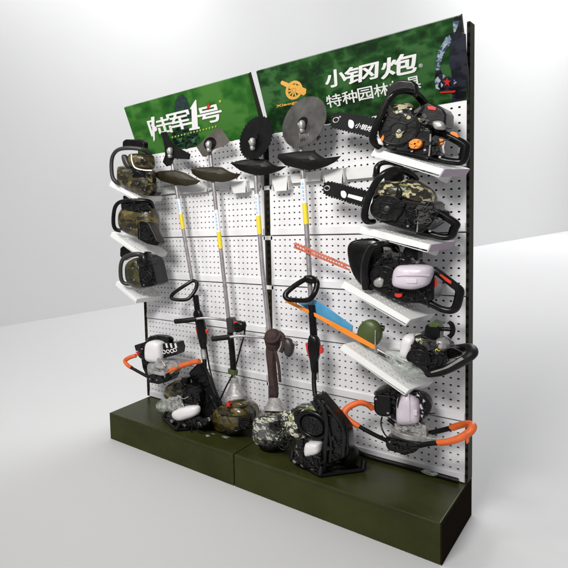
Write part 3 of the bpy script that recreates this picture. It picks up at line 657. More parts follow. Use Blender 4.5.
# ------------------------------------------------------------------ right earth auger
s = thing('earth_auger', 'earth auger engine with long orange grips hanging on the lower right board', 'auger', at(405, 452, -.15), 'earth auger engines')
Y = -.20
MB().puff([(398.8, 421), (398.5, 400), (401, 394.5), (405, 391.8), (411, 392), (417, 397.5), (420, 403), (420, 419), (416, 422.5), (408, 423.5)], Y-.04, .13, p=4).build('fuel_tank', MTANK2, s, smooth=True)
fh = MB().puff([(418, 394), (424, 393), (430, 399), (431.5, 407), (428, 415), (422, 421), (417, 418)], Y+.02, .11, p=4).build('fan_housing', MBLACK, s, smooth=True)
T(fh, 'pale_trim', [(417, 395, Y-.045), (422, 397, Y-.045), (424, 401, Y-.045), (421, 406, Y-.045), (423, 411, Y-.045), (421, 417, Y-.045)], .006, MTANK2, 8)
T(fh, 'cable', [(411, 392, Y-.03), (418, 391, Y-.06), (421, 395, Y-.07), (426, 399, Y-.07), (430, 406, Y-.06), (426, 415, Y-.06)], .008, MBLACK, 8)
MB().prism([(373, 397), (377, 394.5), (391, 396), (391.5, 415), (387, 417.5), (377.5, 416), (373.5, 411)], Y-.04, .13).build('air_filter_cover', MBLACK, s, bev=.012)
MB().prism([(390, 397), (399, 395), (399, 421), (391, 419)], Y, .12).build('crankcase', MBLACK, s, bev=.006)
fins(s, [(388, 396.5), (400, 396.5), (400, 416), (388, 416)], Y-.01, .02, 8)
MB().puff([(375, 394), (377, 389), (385, 385), (396, 385.5), (401, 389), (399, 396), (386, 397.5)], Y+.04, .12).build('engine_cover', MDKC, s, smooth=True)
g = MB().puff([(395, 425), (401, 419.5), (412, 421), (425, 424), (429, 431), (427, 441), (415, 442), (400, 439), (395, 434)], Y+.03, .15, p=3).build('gearbox', MCAST, s, smooth=True)
g2 = MB(); c = V(411, 433, Y); g2.cyl(c, (0, 0, 1), .085, .03, 30); g2.cyl(c+Vector((0, 0, .05)), (0, 0, 1), .06, .03, 30); g2.cyl(c+Vector((0, 0, .022)), (0, 0, 1), .05, .03, 30); g2.build('flange', MCAST, s, bev=.004)
MB().prism([(385, 437.5), (392, 436.5), (421, 443.5), (420, 448), (414, 453), (408, 454.5), (404, 456), (401, 454), (388, 450.5), (385.5, 446)], Y-.09, .14).build('frame_plate', MBLACK, s, bev=.008)
T(s, 'left_frame_tube', [(388, 441, Y-.06), (374, 434.5, Y-.08), (358.5, 426, Y-.1)], .0125, MRUB)
T(s, 'left_grip', [(359, 426.5, Y-.1), (351, 421.5, Y-.105), (344.5, 415, Y-.1), (347, 408.5, Y-.08), (356, 403.5, Y-.05), (363, 402.8, Y-.03), (369, 405.5, Y-.01), (373, 409, Y)], .0165, MORANGE, 14)
T(s, 'rear_frame_tube', [(422, 434.5, Y+.03), (438, 431.2, Y+.03), (453, 427.5, Y+.02)], .0125, MRUB)
T(s, 'right_grip', [(451.5, 428, Y+.02), (459, 425.5, Y+.01), (468, 423.5, Y-.02), (472.5, 425.5, Y-.07), (470, 431.5, Y-.1), (460, 438, Y-.11), (449, 441.5, Y-.11), (438.5, 442.8, Y-.1)], .0165, MORANGE, 14)
MB().prism([(464.5, 432), (469.5, 429), (468.5, 443), (466, 444.5)], Y-.115, .02).build('throttle_lever', MORANGE, s, bev=.004)
T(s, 'front_frame_tube', [(440, 442.7, Y-.1), (430, 443.5, Y-.09), (415, 446.5, Y-.07)], .0125, MRUB)
T(s, 'fuel_line', [(382, 417, Y-.05), (381, 424, Y-.08), (384, 433, Y-.1), (390, 440, Y-.09)], .004, MBLACK, 8)
T(s, 'inner_strut', [(388, 419, Y), (396, 425, Y), (403, 430, Y)], .012, MBLACK, 8)
fittings(s, [(388, 388), (400, 388), (400, 420), (391, 419)], Y-.012, 18, 11)
fittings(s, [(374, 392), (390, 388), (398, 392), (390, 396)], Y-.02, 12, 12)
fittings(s, [(396, 424), (404, 421), (426, 426), (426, 438), (400, 438)], Y-.05, 16, 13, MCAST)
fittings(s, [(418, 397), (427, 398), (430, 408), (424, 417), (419, 418)], Y-.038, 12, 14)
fittings(s, [(388, 439), (418, 445), (413, 452), (390, 449)], Y-.093, 10, 15)
MB().box(V(406, 436, -.08), (.05, .16, .03)).build('wall_hook', MSHELF, s, bev=.004)
bolts(s, [(390, 442), (412, 448), (397, 447), (376, 399), (388, 413)], Y-.093)

T(s, 'tank_seam', [(408.5, 394, Y-.105), (409.5, 405, Y-.108), (409.5, 421, Y-.105)], .002, MTANK2, 6)
T(s, 'fuel_line', [(404, 393, Y-.1), (400, 396, Y-.11), (398, 404, Y-.1), (399, 412, Y-.09)], .004, MBLACK, 8)
MB().cyl(V(409, 391.5, Y-.04), (0, 0, 1), .03, .03, 18).build('fuel_cap', MBLACK, s, bev=.003)
MB().prism([(411.5, 410), (417, 410), (417, 416), (411.5, 416)], Y-.102, .01).build('moulded_panel', MTANK2, s, bev=.003)
# ------------------------------------------------------------------ left earth auger
Y = -.30
s = thing('earth_auger', 'earth auger engine with orange grips hanging at the lower left edge', 'auger', at(158, 384, -.2), 'earth auger engines')
MB().puff([(148.5, 359), (148, 346), (150, 341.5), (155, 340), (161, 341.5), (163.5, 345), (163.5, 360), (156, 361.5)], Y-.02, .14, p=4).build('fuel_tank', MTANK, s, smooth=True)
fh = MB().prism([(162, 344), (175, 343), (177, 349), (176, 355), (163, 358.5)], Y-.03, .12).build('fan_housing', MBLACK, s, bev=.006)
b_ = MB()
for i, (x, y) in enumerate([(164, 352), (168, 351.5), (172, 351), (175, 350)]): b_.ring(V(x, y, Y-.035), (0, 1, 0), .013, .004, 16, 6)
for x in (165, 169.5, 174): b_.prism([(x, 343.5), (x+1.6, 343.3), (x+3, 348), (x+1.2, 348)], Y-.036, .01)
b_.build('vent_ribs', MTANK, fh, bev=.002)
MB().puff([(147, 341), (150, 336.5), (158, 334.5), (168, 335.5), (173, 339), (170, 343), (158, 341.5), (149, 344)], Y+.05, .1).build('top_cover', MBLACK, s, smooth=True)
MB().prism([(139.5, 344.5), (146, 341), (149, 342), (149, 361), (140, 359), (135.5, 354)], Y-.02, .14).build('air_filter_cover', MBLACK, s, bev=.012)
MB().prism([(134, 345.5), (140, 343.5), (141, 352), (135.5, 351)], Y, .08).build('muffler', MBLK2, s, bev=.006)
MB().extr([V(x, y, Y-.024) for x, y in star(137.8, 353, 3.2)], (0, .01, 0)).build('star_mark', MRED, s)
MB().puff([(150, 364), (155, 359.5), (170, 359), (179, 362), (180, 369), (172, 377), (158, 378), (151, 373)], Y+.02, .17, p=3).build('gearbox', MCAST, s, smooth=True)
g2 = MB(); c = V(163, 371, Y-.03); g2.cyl(c, (0, 0, 1), .085, .025, 30); g2.cyl(c+Vector((0, 0, .045)), (0, 0, 1), .065, .02, 30); g2.build('flange', MCAST, s, bev=.004)
MB().prism([(146, 376), (152, 374.5), (168, 373), (170, 377), (166.5, 382), (158, 384.5), (148, 382.5)], Y-.09, .14).build('frame_plate', MBLACK, s, bev=.008)
MB().prism([(141, 359), (147, 361), (149.5, 374), (146, 376), (142.5, 368)], Y-.0, .08).build('side_strut', MBLACK, s, bev=.005)
T(s, 'left_grip', [(136, 355.5, Y), (129, 357.8, Y-.02), (125, 361, Y-.03), (127.5, 365, Y-.05), (131.5, 367.7, Y-.06)], .0165, MORANGE, 14)
T(s, 'left_frame_tube', [(131, 367.5, Y-.06), (139, 372, Y-.06), (150, 378, Y-.06)], .0135, MRUB)
T(s, 'right_frame_tube', [(160, 379, Y-.06), (165, 375.5, Y-.06), (170, 371, Y-.06)], .0145, MRUB)
T(s, 'right_grip', [(168, 372, Y-.06), (178, 367, Y-.06), (190, 363, Y-.07), (199.5, 361, Y-.08)], .018, MORANGE, 14)
MB().box(V(160, 368, -.13), (.05, .26, .03)).build('wall_hook', MSHELF, s, bev=.004)
bolts(s, [(150, 379), (165, 376.5), (157, 380), (142, 349)], Y-.093)
fittings(s, [(137, 346), (147, 343), (148, 359), (140, 357)], Y-.023, 12, 16)
fittings(s, [(152, 365), (158, 360), (176, 361), (178, 368), (170, 375), (156, 375)], Y-.07, 16, 17, MCAST)
fittings(s, [(149, 337), (158, 335.5), (170, 337), (168, 342), (152, 342)], Y-.0, 12, 18)
fittings(s, [(150, 376), (168, 375), (165, 381), (150, 382)], Y-.093, 8, 19)

# ------------------------------------------------------------------ left saws on shelves (no guide bar fitted)
def dress(s, pts, Y): bolts(s, pts, Y)
Y = -.33
s = thing('chainsaw', 'olive camouflage saw without bar on the topmost left shelf', 'chainsaw', at(140, 188, -.22), 'chainsaws on the slanted shelves')
MB().puff([(120, 171), (122, 166), (134, 167), (150, 168.5), (153, 175), (154, 194), (146, 195), (138, 191), (126, 186.5), (120.5, 181)], Y+.06, .17, p=3.5).build('crankcase', MBROWNC, s, smooth=True)
MB().puff([(131, 156), (136, 153.5), (148, 154.5), (151.5, 158), (151.5, 168), (143, 169.5), (134, 167)], Y+.05, .16, p=3.5).build('top_cover', MBROWNC, s, smooth=True)
T(s, 'pale_trim', [(131.5, 154.5, Y-.03), (132, 161, Y-.035), (135, 167.5, Y-.035), (143, 170, -.365), (152, 170.5, Y-.03)], .006, MTANK, 8)
MB().puff([(122, 156), (126, 155), (130, 163), (131, 168), (125, 166)], Y, .05).build('side_plate', MGREY, s, smooth=True)
MB().puff([(141, 159), (145, 158.5), (146.5, 162), (143, 164.5), (140.5, 162)], Y-.032, .02).build('fuel_cap', MBLK2, s, smooth=True)
MB().puff([(134, 170), (141, 171), (142, 176), (137, 178), (134, 175)], Y-.02, .03).build('recess', MBLACK, s, smooth=True)
MB().prism([(145, 172), (152, 172.5), (152.5, 190), (147, 192)], Y-.028, .02).build('side_cover', MBROWNC, s, bev=.008)
MB().prism([(122, 147.5), (122, 141.5), (125, 139.2), (141.5, 139.4), (144.3, 142.5), (144, 149.5), (139, 147), (127, 147.5)], -.28, .06).build('hand_guard', MBLACK, s, bev=.012)
T(s, 'front_handle', [(121, 184, -.3), (116, 182, -.33), (112.3, 176, -.34), (111.5, 163, -.34), (113.5, 154.5, -.34), (119, 149.5, -.34), (129, 148, -.34), (141, 149, -.32), (147, 151.5, -.28), (150.5, 156, -.24)], .0165, MGREY, 14)
dress(s, [(124, 171), (131, 183), (145, 190), (150, 173), (138, 183)], Y-.03)
MB().prism([(146, 191), (156, 192.5), (154, 196), (145, 195.5)], Y+.02, .08).build('chain_catcher', MBLACK, s, bev=.004)
fittings(s, [(131, 168), (150, 170), (150, 176), (134, 178)], Y-.025, 12, 20)
fittings(s, [(136, 182), (151, 184), (150, 193), (140, 190)], Y-.028, 8, 21, MBROWNC)

s = thing('chainsaw', 'olive camouflage saw with black side cover on the middle left shelf', 'chainsaw', at(140, 240, -.22), 'chainsaws on the slanted shelves')
MB().puff([(121, 216), (124, 209), (130, 205.5), (150, 207), (156, 215), (157.5, 231), (158, 243), (146, 240), (128, 232.5), (122, 226)], Y+.07, .18, p=3.5).build('crankcase', MBROWNC, s, smooth=True)
MB().prism([(137, 223), (141, 221), (148, 222.5), (153, 230), (159.5, 243), (157, 246), (147, 244), (137.5, 239)], Y-.032, .08).build('side_cover', MBLACK, s, bev=.006)
fins(s, [(140, 225), (147, 226), (149, 240), (140, 238)], Y-.036, .01, 6)
T(s, 'pale_trim', [(149, 224, Y-.04), (153, 232, Y-.042), (157.5, 242, Y-.04)], .004, MGREY, 8)
T(s, 'pale_trim', [(139, 222.5, Y-.04), (139.5, 230, Y-.042), (140, 239, Y-.04)], .004, MGREY, 8)
MB().puff([(126, 204), (130, 202), (146, 203), (150, 207), (144, 211), (130, 209)], Y+.04, .12).build('air_filter_cover', MBLACK, s, smooth=True)
MB().prism([(123, 200.5), (122.5, 196), (126, 194.6), (133, 197.5), (136, 201)], -.28, .05).build('hand_guard', MBLACK, s, bev=.008)
T(s, 'front_handle', [(121, 230.5, -.31), (116, 229.5, -.33), (113.5, 224, -.34), (113.8, 213, -.34), (116, 205.5, -.34), (121.5, 201.5, -.34), (133, 200.5, -.34), (147, 201, -.3), (151.5, 203.5, -.26), (153, 209, -.23)], .0165, MBLACK, 14)
MB().puff([(122, 201), (127, 200), (128, 210), (123, 212)], Y+.02, .05).build('side_plate', MBLK2, s, smooth=True)
dress(s, [(125, 215), (131, 228), (150, 212), (143, 216)], Y-.02)
fittings(s, [(124, 204), (146, 204), (151, 209), (138, 212), (126, 210)], Y-.02, 12, 22)
fittings(s, [(140, 226), (149, 225), (157, 242), (141, 239)], Y-.037, 12, 23)

s = thing('chainsaw', 'mostly black saw with olive flank on the lowest left shelf', 'chainsaw', at(140, 288, -.22), 'chainsaws on the slanted shelves')
MB().puff([(128, 268), (131, 261), (139, 257.5), (146, 262), (150, 272), (152, 284), (146, 288), (138, 288), (130, 282)], Y+.05, .17, p=3.5).build('crankcase', MDKC, s, smooth=True)
MB().prism([(138.5, 262), (143, 256), (150, 259), (153, 268), (156.5, 284), (152, 286.5), (141, 288), (138, 275)], Y-.035, .17).build('side_cover', MBLACK, s, bev=.01)
MB().puff([(139, 259), (146, 252), (150, 256), (152, 266), (146, 268), (140, 266)], Y+.0, .12).build('air_filter_cover', MBLACK, s, smooth=True)
starter(s, 147.5, 276.5, Y-.042, .045)
MB().prism([(119.5, 256), (119.8, 248), (123, 245.8), (134, 246.2), (141, 250.5), (148, 253), (149.5, 258), (141, 256), (130, 257.5), (124, 261)], -.28, .06).build('hand_guard', MBLACK, s, bev=.01)
T(s, 'front_handle', [(130, 284, -.31), (124, 283, -.33), (121, 278, -.34), (120.7, 266, -.34), (123.5, 258.5, -.34), (130, 254.8, -.34), (139, 254, -.33), (146, 257, -.29), (148.5, 262, -.26)], .0165, MGREY, 14)
dress(s, [(133, 268), (134, 280), (144, 285), (152, 282)], Y-.04)
fins(s, [(140, 263), (146, 262), (147, 268), (141, 270)], Y-.04, .01, 4)
fittings(s, [(140, 260), (150, 261), (154, 282), (143, 286), (139, 272)], Y-.04, 20, 24)

# ------------------------------------------------------------------ brush cutters
def blade_frame(n):
    n = Vector(n).normalized(); a_ = n.cross(Vector((0, 0, 1))).normalized(); return n, a_, a_.cross(n) if a_.cross(n).z > 0 else n.cross(a_)
def toothed(parent, px, py, Y, r, nt, n, m, depth=.07, holes=0):
    n, a_, b_ = blade_frame(n); c = V(px, py, Y); P = []
    for i in range(nt):
        for f_, q in ((0, 1-depth), (.55, 1.0), (.8, 1.0), (.9, 1-depth)):
            t_ = 2*PI*(i+f_)/nt; P.append(c+(a_*math.cos(t_)+b_*math.sin(t_))*r*q)
    o = MB().extr(P, n*.0025).build('blade', m, parent)
    w = MB(); w.cyl(c+n*.006, n, r*.2, .008, 24); w.build('washer', MBLACK, o, smooth=True)
    for i in range(holes):
        pass
    return c, n
def hub(parent, px, py, Y, n, sc=1.0):
    n = Vector(n).normalized(); sc *= .8; c = V(px, py, Y); m = MB()
    m.cyl(c, n, .020*sc, .02, 6); m.cyl(c+n*.02, n, .013*sc, .022, 16)
    m.puff([(px-3.2*sc, py+1), (px-1.5*sc, py-4*sc), (px+2.2*sc, py-3.4*sc), (px+3.2*sc, py+1.2*sc), (px+1.5*sc, py+5.5*sc), (px-2*sc, py+5*sc)], Y-.02, .045)
    m.puff([(px-2*sc, py+5*sc), (px+1.8*sc, py+4.5*sc), (px+2.4*sc, py+9*sc), (px-1.2*sc, py+10*sc)], Y-.012, .04)
    return m.build('gear_head', MCAST, parent, smooth=True)
def dguard(parent, out, Y, m):
    # curved sheet: the front outline bowed towards the viewer in the middle
    P = [V(x, y, Y) for x, y in out]; c = sum(P, Vector())/len(P); b_ = MB(); n = len(P)
    rows = []
    for k, q in enumerate((1, .8, .5, .2)):
        rows.append([c+(p-c)*q+Vector((0, -.022*(1-q*q), 0)) for p in P])
    for k, q in enumerate((.2, .5, .8, 1)):
        rows.append([c+(p-c)*q+Vector((0, -.022*(1-q*q)+.005, 0)) for p in P])
    vs = [x for r in rows for x in r]
    fs = [(k*n+i, k*n+(i+1) % n, (k+1)*n+(i+1) % n, (k+1)*n+i) for k in range(7) if k != 3 for i in range(n)]
    fs += [[3*n+i for i in range(n)], [4*n+i for i in range(n)][::-1]]+[(i, (i+1) % n, 7*n+(i+1) % n, 7*n+i) for i in range(n)]
    return b_.add(vs, fs).build('blade_guard', m, parent)
def sticker(parent, a_, b_, r, m, name): return T(parent, name, [a_, b_], r, m, 14, False)
SR = .0135

def stick(parent, sh, ya, yb, yc):
    def on(y):
        for a_, b_ in zip(sh, sh[1:]):
            if a_[1] <= y <= b_[1]: f_ = (y-a_[1])/(b_[1]-a_[1]); return V(*a_[:2], a_[2]).lerp(V(*b_[:2], b_[2]), f_)
    T2 = lambda y0, y1, r_, m, nm, dy=0: MB().tube([on(y0)+Vector((0, dy, 0)), on(y1)+Vector((0, dy, 0))], r_, 14, False).build(nm, m, parent, smooth=True)
    T2(ya, yb, SR+.0011, MSTW, 'white_sticker'); T2(yb, yc, SR+.0013, MYEL, 'yellow_sticker')
    n = 5
    for k in range(n):
        y0 = ya+(yb-ya)*(.15+.8*k/n); T2(y0, y0+(yb-ya)*.11, .006, MSTB, 'blue_print', -.0098)
# --- cutter 1 (backpack type, olive engine)
t = thing('brush_cutter', 'backpack brush cutter with black three-toothed blade, leftmost of the four, olive camouflage engine', 'brush cutter', at(190, 440, -.3), 'brush cutters leaning on the pegboard')
sh = [(170.5, 153, -.14), (176, 186, -.145), (184.5, 237, -.15), (192.5, 282, -.16)]
T(t, 'shaft', sh, SR, MSHAFT, sm=False)
stick(t, sh, *(199, 214, 229))
c0 = V(171, 151, -.165); n0 = (-.25, -.95, .15); nn, aa, bb = blade_frame(n0); P = []
tips = [(160.5, 132.5), (166.5, 131.5), (172, 143), (178, 147.5), (190.5, 154), (189.5, 159.5), (181, 159), (174, 158.5), (170, 165.5), (166.5, 166.5), (162.5, 162), (165, 155), (164.5, 148), (163, 140)]
bd = MB().prism(tips, -.17, .0035).build('blade', MBLADE, t, bev=.001)
hub(t, 170, 150.5, -.17, (0, -1, 0), .95)
dguard(t, [(154, 173), (160, 171), (175, 170), (185, 172.8), (193.5, 177.5), (200.5, 181), (196, 184.2), (186.5, 186), (175, 185), (161, 181), (156, 177)], -.17, MGUARD)
T(t, 'guard_clamp', [(173.5, 170.5, -.148), (175, 178, -.148)], SR+.004, MGREEN)
T(t, 'loop_handle', [(192, 281, -.17), (184, 286, -.2), (174, 293, -.23), (171.3, 297.5, -.24), (175, 299.5, -.24), (187, 299.3, -.22), (194.5, 291.5, -.18), (197, 284, -.16), (195, 281, -.16), (192, 281, -.17)], .0135, MBLACK, 12)
T(t, 'grip_tube', [(195.5, 295, -.18), (198, 314, -.19), (201, 330, -.2), (204, 349, -.22)], [.0215, .0215], MBLACK)
MB().puff([(194, 312), (199, 309.5), (202.5, 315), (206, 330), (206.5, 345), (202, 349), (199, 338), (196.5, 324)], -.205, .05, p=3.5).build('throttle_housing', MBLACK, t, smooth=True)
MB().prism([(194.8, 326.5), (197.5, 327.5), (200, 336.5), (197.5, 338.5), (196, 332)], -.215, .03).build('throttle_trigger', MRED, t, bev=.004)
MB().prism([(203, 328.5), (207, 330.5), (206.8, 333.5), (204.5, 333.5)], -.215, .03).build('stop_switch', MRED, t, bev=.004)
T(t, 'clamp', [(203, 349, -.22), (204.5, 359, -.23)], .02, MCAST)
T(t, 'flexible_shaft', [(204.5, 357, -.23), (205, 372, -.25), (208.5, 389, -.28), (214, 403, -.3), (221, 415, -.3)], .016, MRUB)
T(t, 'throttle_cable', [(206, 346, -.22), (209, 365, -.24), (213, 382, -.27), (219, 401, -.29), (222, 411, -.3)], .006, MBLACK, 8)
MB().prism([(188, 373), (196, 364.5), (200, 363.5), (208, 382), (217.5, 404), (219.5, 415), (216, 426), (206, 431), (199, 426), (198, 404), (193, 386)], -.30, .07).build('backpack_frame', MBLACK, t, bev=.012)
b_ = MB()
for f_ in (0.15, .3, .45, .6, .75): b_.tube([V(193+14*f_*1.2, 372+44*f_, -.305), V(202+15*f_, 367+44*f_, -.305)], .005, 6, False)
b_.build('frame_ribs', MBLK2, t, smooth=True)
MB().puff([(166, 390), (170, 384), (178, 380.5), (186, 382), (191, 387), (190, 396), (182, 400), (171, 399), (167, 395)], -.33, .18, p=2.8).build('engine_cover', MBROWNC, t, smooth=True)
MB().extr([V(x, y, -.415) for x, y in star(170.2, 391.5, 2.8)], (0, .01, 0)).build('star_mark', MRED, t)
MB().prism([(181, 387), (186, 384.5), (196, 387), (199, 392), (198.5, 403), (191, 405.5), (182, 403)], -.40, .12).build('air_filter_cover', MBLACK, t, bev=.01)
MB().prism([(181, 378), (187, 378), (186.5, 388), (181.5, 388)], -.36, .06).build('muffler', MBLK2, t, bev=.006)
MB().puff([(168, 398), (176, 397), (183, 400), (182, 410), (174, 413), (168, 408)], -.38, .1).build('crankcase', MCAST, t, smooth=True)
MB().puff([(173, 412.5), (177, 409), (186, 406), (196, 405.5), (199.5, 408), (198, 414), (190, 418), (180, 420.5), (174, 417.5)], -.42, .1, p=2.8).build('fuel_tank', MTANK, t, smooth=True)
MB().puff([(157, 404), (162, 399), (168, 400), (170, 407), (166, 412), (159, 410)], -.36, .09).build('clear_bottle', MBAG, t, smooth=True)
fittings(t, [(168, 398), (180, 396), (183, 408), (172, 411)], -.432, 18, 25, MCAST)
fittings(t, [(182, 388), (196, 389), (197, 402), (184, 402)], -.405, 12, 26)
fittings(t, [(170, 416), (184, 421), (208, 418), (206, 425), (186, 426)], -.43, 26, 27)
fittings(t, [(198, 375), (206, 380), (216, 408), (212, 424), (202, 420)], -.304, 24, 28)
fittings(t, [(172, 384), (182, 382), (184, 388), (174, 391)], -.418, 8, 29)
z0 = HB+.012
fr = MB(); q = [Vector((.37, -.37, z0)), Vector((.56, -.50, z0)), Vector((.74, -.22, z0)), Vector((.55, -.12, z0))]
for i in range(4): fr.tube([q[i], q[(i+1) % 4]], .011, 8, False)
for f_ in (.25, .5, .75): fr.tube([q[0].lerp(q[1], f_), q[3].lerp(q[2], f_)], .009, 8, False)
for i in range(4): fr.tube([q[i], q[i]+Vector((.02, .02, .05))], .012, 8, False)
fr.build('base_frame', MRUB, t, smooth=True)
MB().puff([(165, 419), (172, 415.5), (184, 421), (196, 418), (208, 417), (212, 424), (200, 428), (188, 428), (176, 426)], -.34, .16).build('mount_block', MBLACK, t, smooth=True)
for qq in [(172, 421), (185, 425), (200, 423.5), (209, 419)]:
    MB().cyl(V(*qq, -.43), (0, 1, 0), .012, .02, 12).build('spring_cap', MSTEEL, t, smooth=True)

# --- cutter 2 (olive camouflage engine standing on platform)
t = thing('brush_cutter', 'brush cutter with square bronze blade and olive engine with star and yellow label', 'brush cutter', at(236, 431, -.22), 'brush cutters leaning on the pegboard')
sh = [(209.5, 147, -.14), (216, 208, -.145), (222.5, 264, -.155), (228.5, 318, -.17), (232, 360, -.19), (234, 386, -.2)]
T(t, 'shaft', sh, SR, MSHAFT, sm=False)
stick(t, sh, *(210, 232, 248.5))
MB().prism([(196.5, 147), (207, 136.5), (217, 128.3), (220.5, 128), (229.8, 141), (226, 145), (214, 149.5), (206, 157), (202.5, 156.5)], -.17, .0035).build('blade', MBROWN, t, bev=.001)
MB().cyl(V(210, 143.5, -.172), (0, 1, 0), .045, .008, 24).build('washer', MBLACK, t, smooth=True)
hub(t, 209, 144, -.175, (0, -1, 0), 1.0)
dguard(t, [(190.7, 169), (200, 167.2), (210, 166.8), (222, 167.2), (229.6, 171.7), (235, 173.5), (241, 173.6), (237, 178), (229, 181), (222, 182.2), (208, 181.2), (199, 178.5), (192.5, 174)], -.17, MGUARD)
T(t, 'guard_clamp', [(211, 167, -.148), (212.3, 176, -.148)], SR+.004, MGREEN)
T(t, 'handle_bar', [(194, 319.2, -.27), (205, 318, -.25), (217, 319, -.22), (229, 321, -.18), (240, 323.5, -.2)], .0095, MSHAFT)
T(t, 'left_grip', [(175, 321.5, -.3), (186, 320.5, -.29), (196.5, 319, -.27)], .0185, MRUB)
MB().puff([(234, 322), (238, 320.5), (244, 322), (246, 326), (243, 331), (236, 332)], -.2, .06).build('throttle_housing', MBLACK, t, smooth=True)
MB().prism([(233, 321.5), (237, 321.5), (237.5, 325), (234, 325)], -.225, .02).build('stop_switch', MRED, t, bev=.003)
T(t, 'grip_tube', [(230, 332, -.185), (232, 350, -.19), (233.5, 370, -.195)], .0205, MBLACK)
MB().prism([(225.5, 318), (232, 318), (233, 333), (227, 333)], -.21, .06).build('clamp', MGREY, t, bev=.008)
T(t, 'throttle_cable', [(245, 322, -.2), (244.5, 333, -.2), (240, 350, -.2), (234, 371, -.215), (226, 387, -.24), (219, 402, -.26)], .0055, MBLACK, 8)
MB().cyl(V(233, 371.5, -.2), (.05, 0, 1), .032, .035, 20).build('cable_clamp', MGREEN, t, bev=.004)
cl = MB(); c = V(236.5, 396, -.22); c2 = V(234.5, 383, -.205); cl.cyl((c+c2)/2, c2-c, .072, (c2-c).length, 28, .026); cl.cyl(c2+Vector((0, 0, .015)), (0, 0, 1), .026, .05, 20); cl.build('clutch_bell', MCAST, t, bev=.003)
eg = MB().puff([(217.5, 412), (221, 405), (231, 401.5), (244, 402), (251.5, 406), (254.5, 413), (253.5, 422), (247, 428), (236, 430.5), (223, 428.5), (217.5, 421)], -.22, .26, p=4.2).build('engine_cover', MBROWNG, t, smooth=True)
MB().tube(P3([(217.5, 413.5, -.30), (222, 415, -.352), (236, 416.5, -.356), (249, 415, -.352), (254, 413, -.29)]), .003, 8).build('moulded_seam', MBLACK, eg, smooth=True)
MB().puff([(228, 401.5), (240, 400), (248, 402.5), (246, 406.5), (236, 407.5), (229, 405.5)], -.27, .12, p=3.5).build('top_cap', MBROWNG, eg, smooth=True)
MB().extr([V(x, y, -.345) for x, y in star(228, 404.6, 3.3)], (0, .03, 0)).build('star_mark', MRED, eg)
MB().prism([(225.5, 418.2), (229, 418.6), (229, 424.8), (225.7, 424.4)], -.342, .02).build('yellow_label', MYEL, eg, bev=.002)
fins(eg, [(238, 418), (250, 417), (249, 425), (238, 427)], -.354, .03, 5, MBLK2)
MB().puff([(226, 424), (246, 424), (250, 427.5), (240, 432), (228, 431)], -.24, .22).build('base_foot', MBLACK, t, smooth=True)
fittings(t, [(233, 421), (248, 421), (246, 429), (234, 430)], -.335, 14, 40)
fittings(t, [(222, 408), (230, 408), (231, 415), (222, 416)], -.343, 7, 41, MDKC)
T(t, 'fuel_line', [(251, 406, -.3), (255, 412, -.31), (254, 421, -.31), (249, 428, -.31)], .005, MBLACK, 8)

# --- cutter 3 (pale camouflage engine, brown harness)
t = thing('brush_cutter', 'brush cutter with black toothed disc, brown harness wrap and pale camouflage engine', 'brush cutter', at(274, 447, -.28), 'brush cutters leaning on the pegboard')
sh = [(254.2, 152, -.14), (257.5, 205, -.145), (262.5, 270, -.16), (269, 330, -.19), (272, 370, -.22), (274, 400, -.24)]
T(t, 'shaft', sh, SR, MSHAFT, sm=False)
stick(t, sh, *(194, 216, 234))
toothed(t, 255.6, 138.2, -.17, .146, 36, (-.40, -.9, .12), MBLADE, .06)
hub(t, 252.5, 141.5, -.19, (0, -1, 0), 1.1)
dguard(t, [(230, 163), (240, 160.3), (252, 158.5), (266, 159.4), (273, 164.5), (280, 167.2), (286.5, 166.2), (280, 170.5), (271, 173.5), (260, 175.6), (250, 174), (240, 170.5)], -.17, MGUARDB)
T(t, 'handle_bar', [(228.5, 337.3, -.31), (240, 336, -.29), (256, 337, -.25), (272, 338.5, -.22), (290, 341, -.25), (297, 345, -.27)], .0095, MSHAFT)
T(t, 'left_grip', [(212, 339, -.33), (221, 338, -.32), (230, 337, -.31)], .0185, MRUB)
MB().puff([(285, 338), (290, 338.5), (294, 344), (293, 353), (289.5, 357), (285.5, 354), (284.5, 346)], -.26, .06).build('throttle_housing', MGREY, t, smooth=True)
b_ = MB()
b_.puff([(265.5, 334), (270, 329), (277, 330), (280.5, 336), (279.5, 346), (276, 351), (269.5, 350), (266, 343)], -.24, .085)
b_.puff([(266.5, 346), (274, 347), (275.5, 365), (278, 396), (273.5, 398), (271, 397), (268.5, 370)], -.245, .06)
b_.build('harness_wrap', MSTRAP, t, smooth=True)
T(t, 'harness_strap', [(279, 332, -.27), (283, 336, -.28), (283.5, 345, -.28), (281, 352, -.28)], .012, MSTRAP)
T(t, 'harness_strap', [(264.5, 338, -.28), (270, 342, -.3), (277, 340, -.3), (281, 333, -.28)], .010, MSTRAP, 8)
T(t, 'harness_strap', [(275, 350, -.28), (278.5, 365, -.28), (280, 382, -.28)], .009, MSTRAP, 8)
cl = MB(); c = V(276, 412, -.28); c2 = V(274.5, 398, -.25); cl.cyl((c+c2)/2, c2-c, .076, (c2-c).length, 28, .028); cl.build('clutch_bell', MCAST, t, bev=.003)
MB().puff([(256.5, 424), (259, 415), (266, 411.5), (278, 411), (288, 415), (293, 423), (291, 434), (287, 443), (277, 446.5), (265, 444.5), (258, 437)], -.28, .24, p=4).build('engine_cover', MSNOW2, t, smooth=True)
MB().puff([(262, 437), (274, 441), (288, 439), (289, 443.5), (277, 448.5), (264, 445.5)], -.29, .24).build('base_foot', MBLACK, t, smooth=True)
MB().puff([(280, 412), (288, 411), (294, 418), (293, 427), (285, 429), (279, 421)], -.33, .12).build('air_filter_cover', MSNOW2, t, smooth=True)
MB().puff([(257, 430), (263, 427), (270, 433), (270, 442), (262, 443)], -.36, .09).build('fuel_tank', MSNOW2, t, smooth=True)
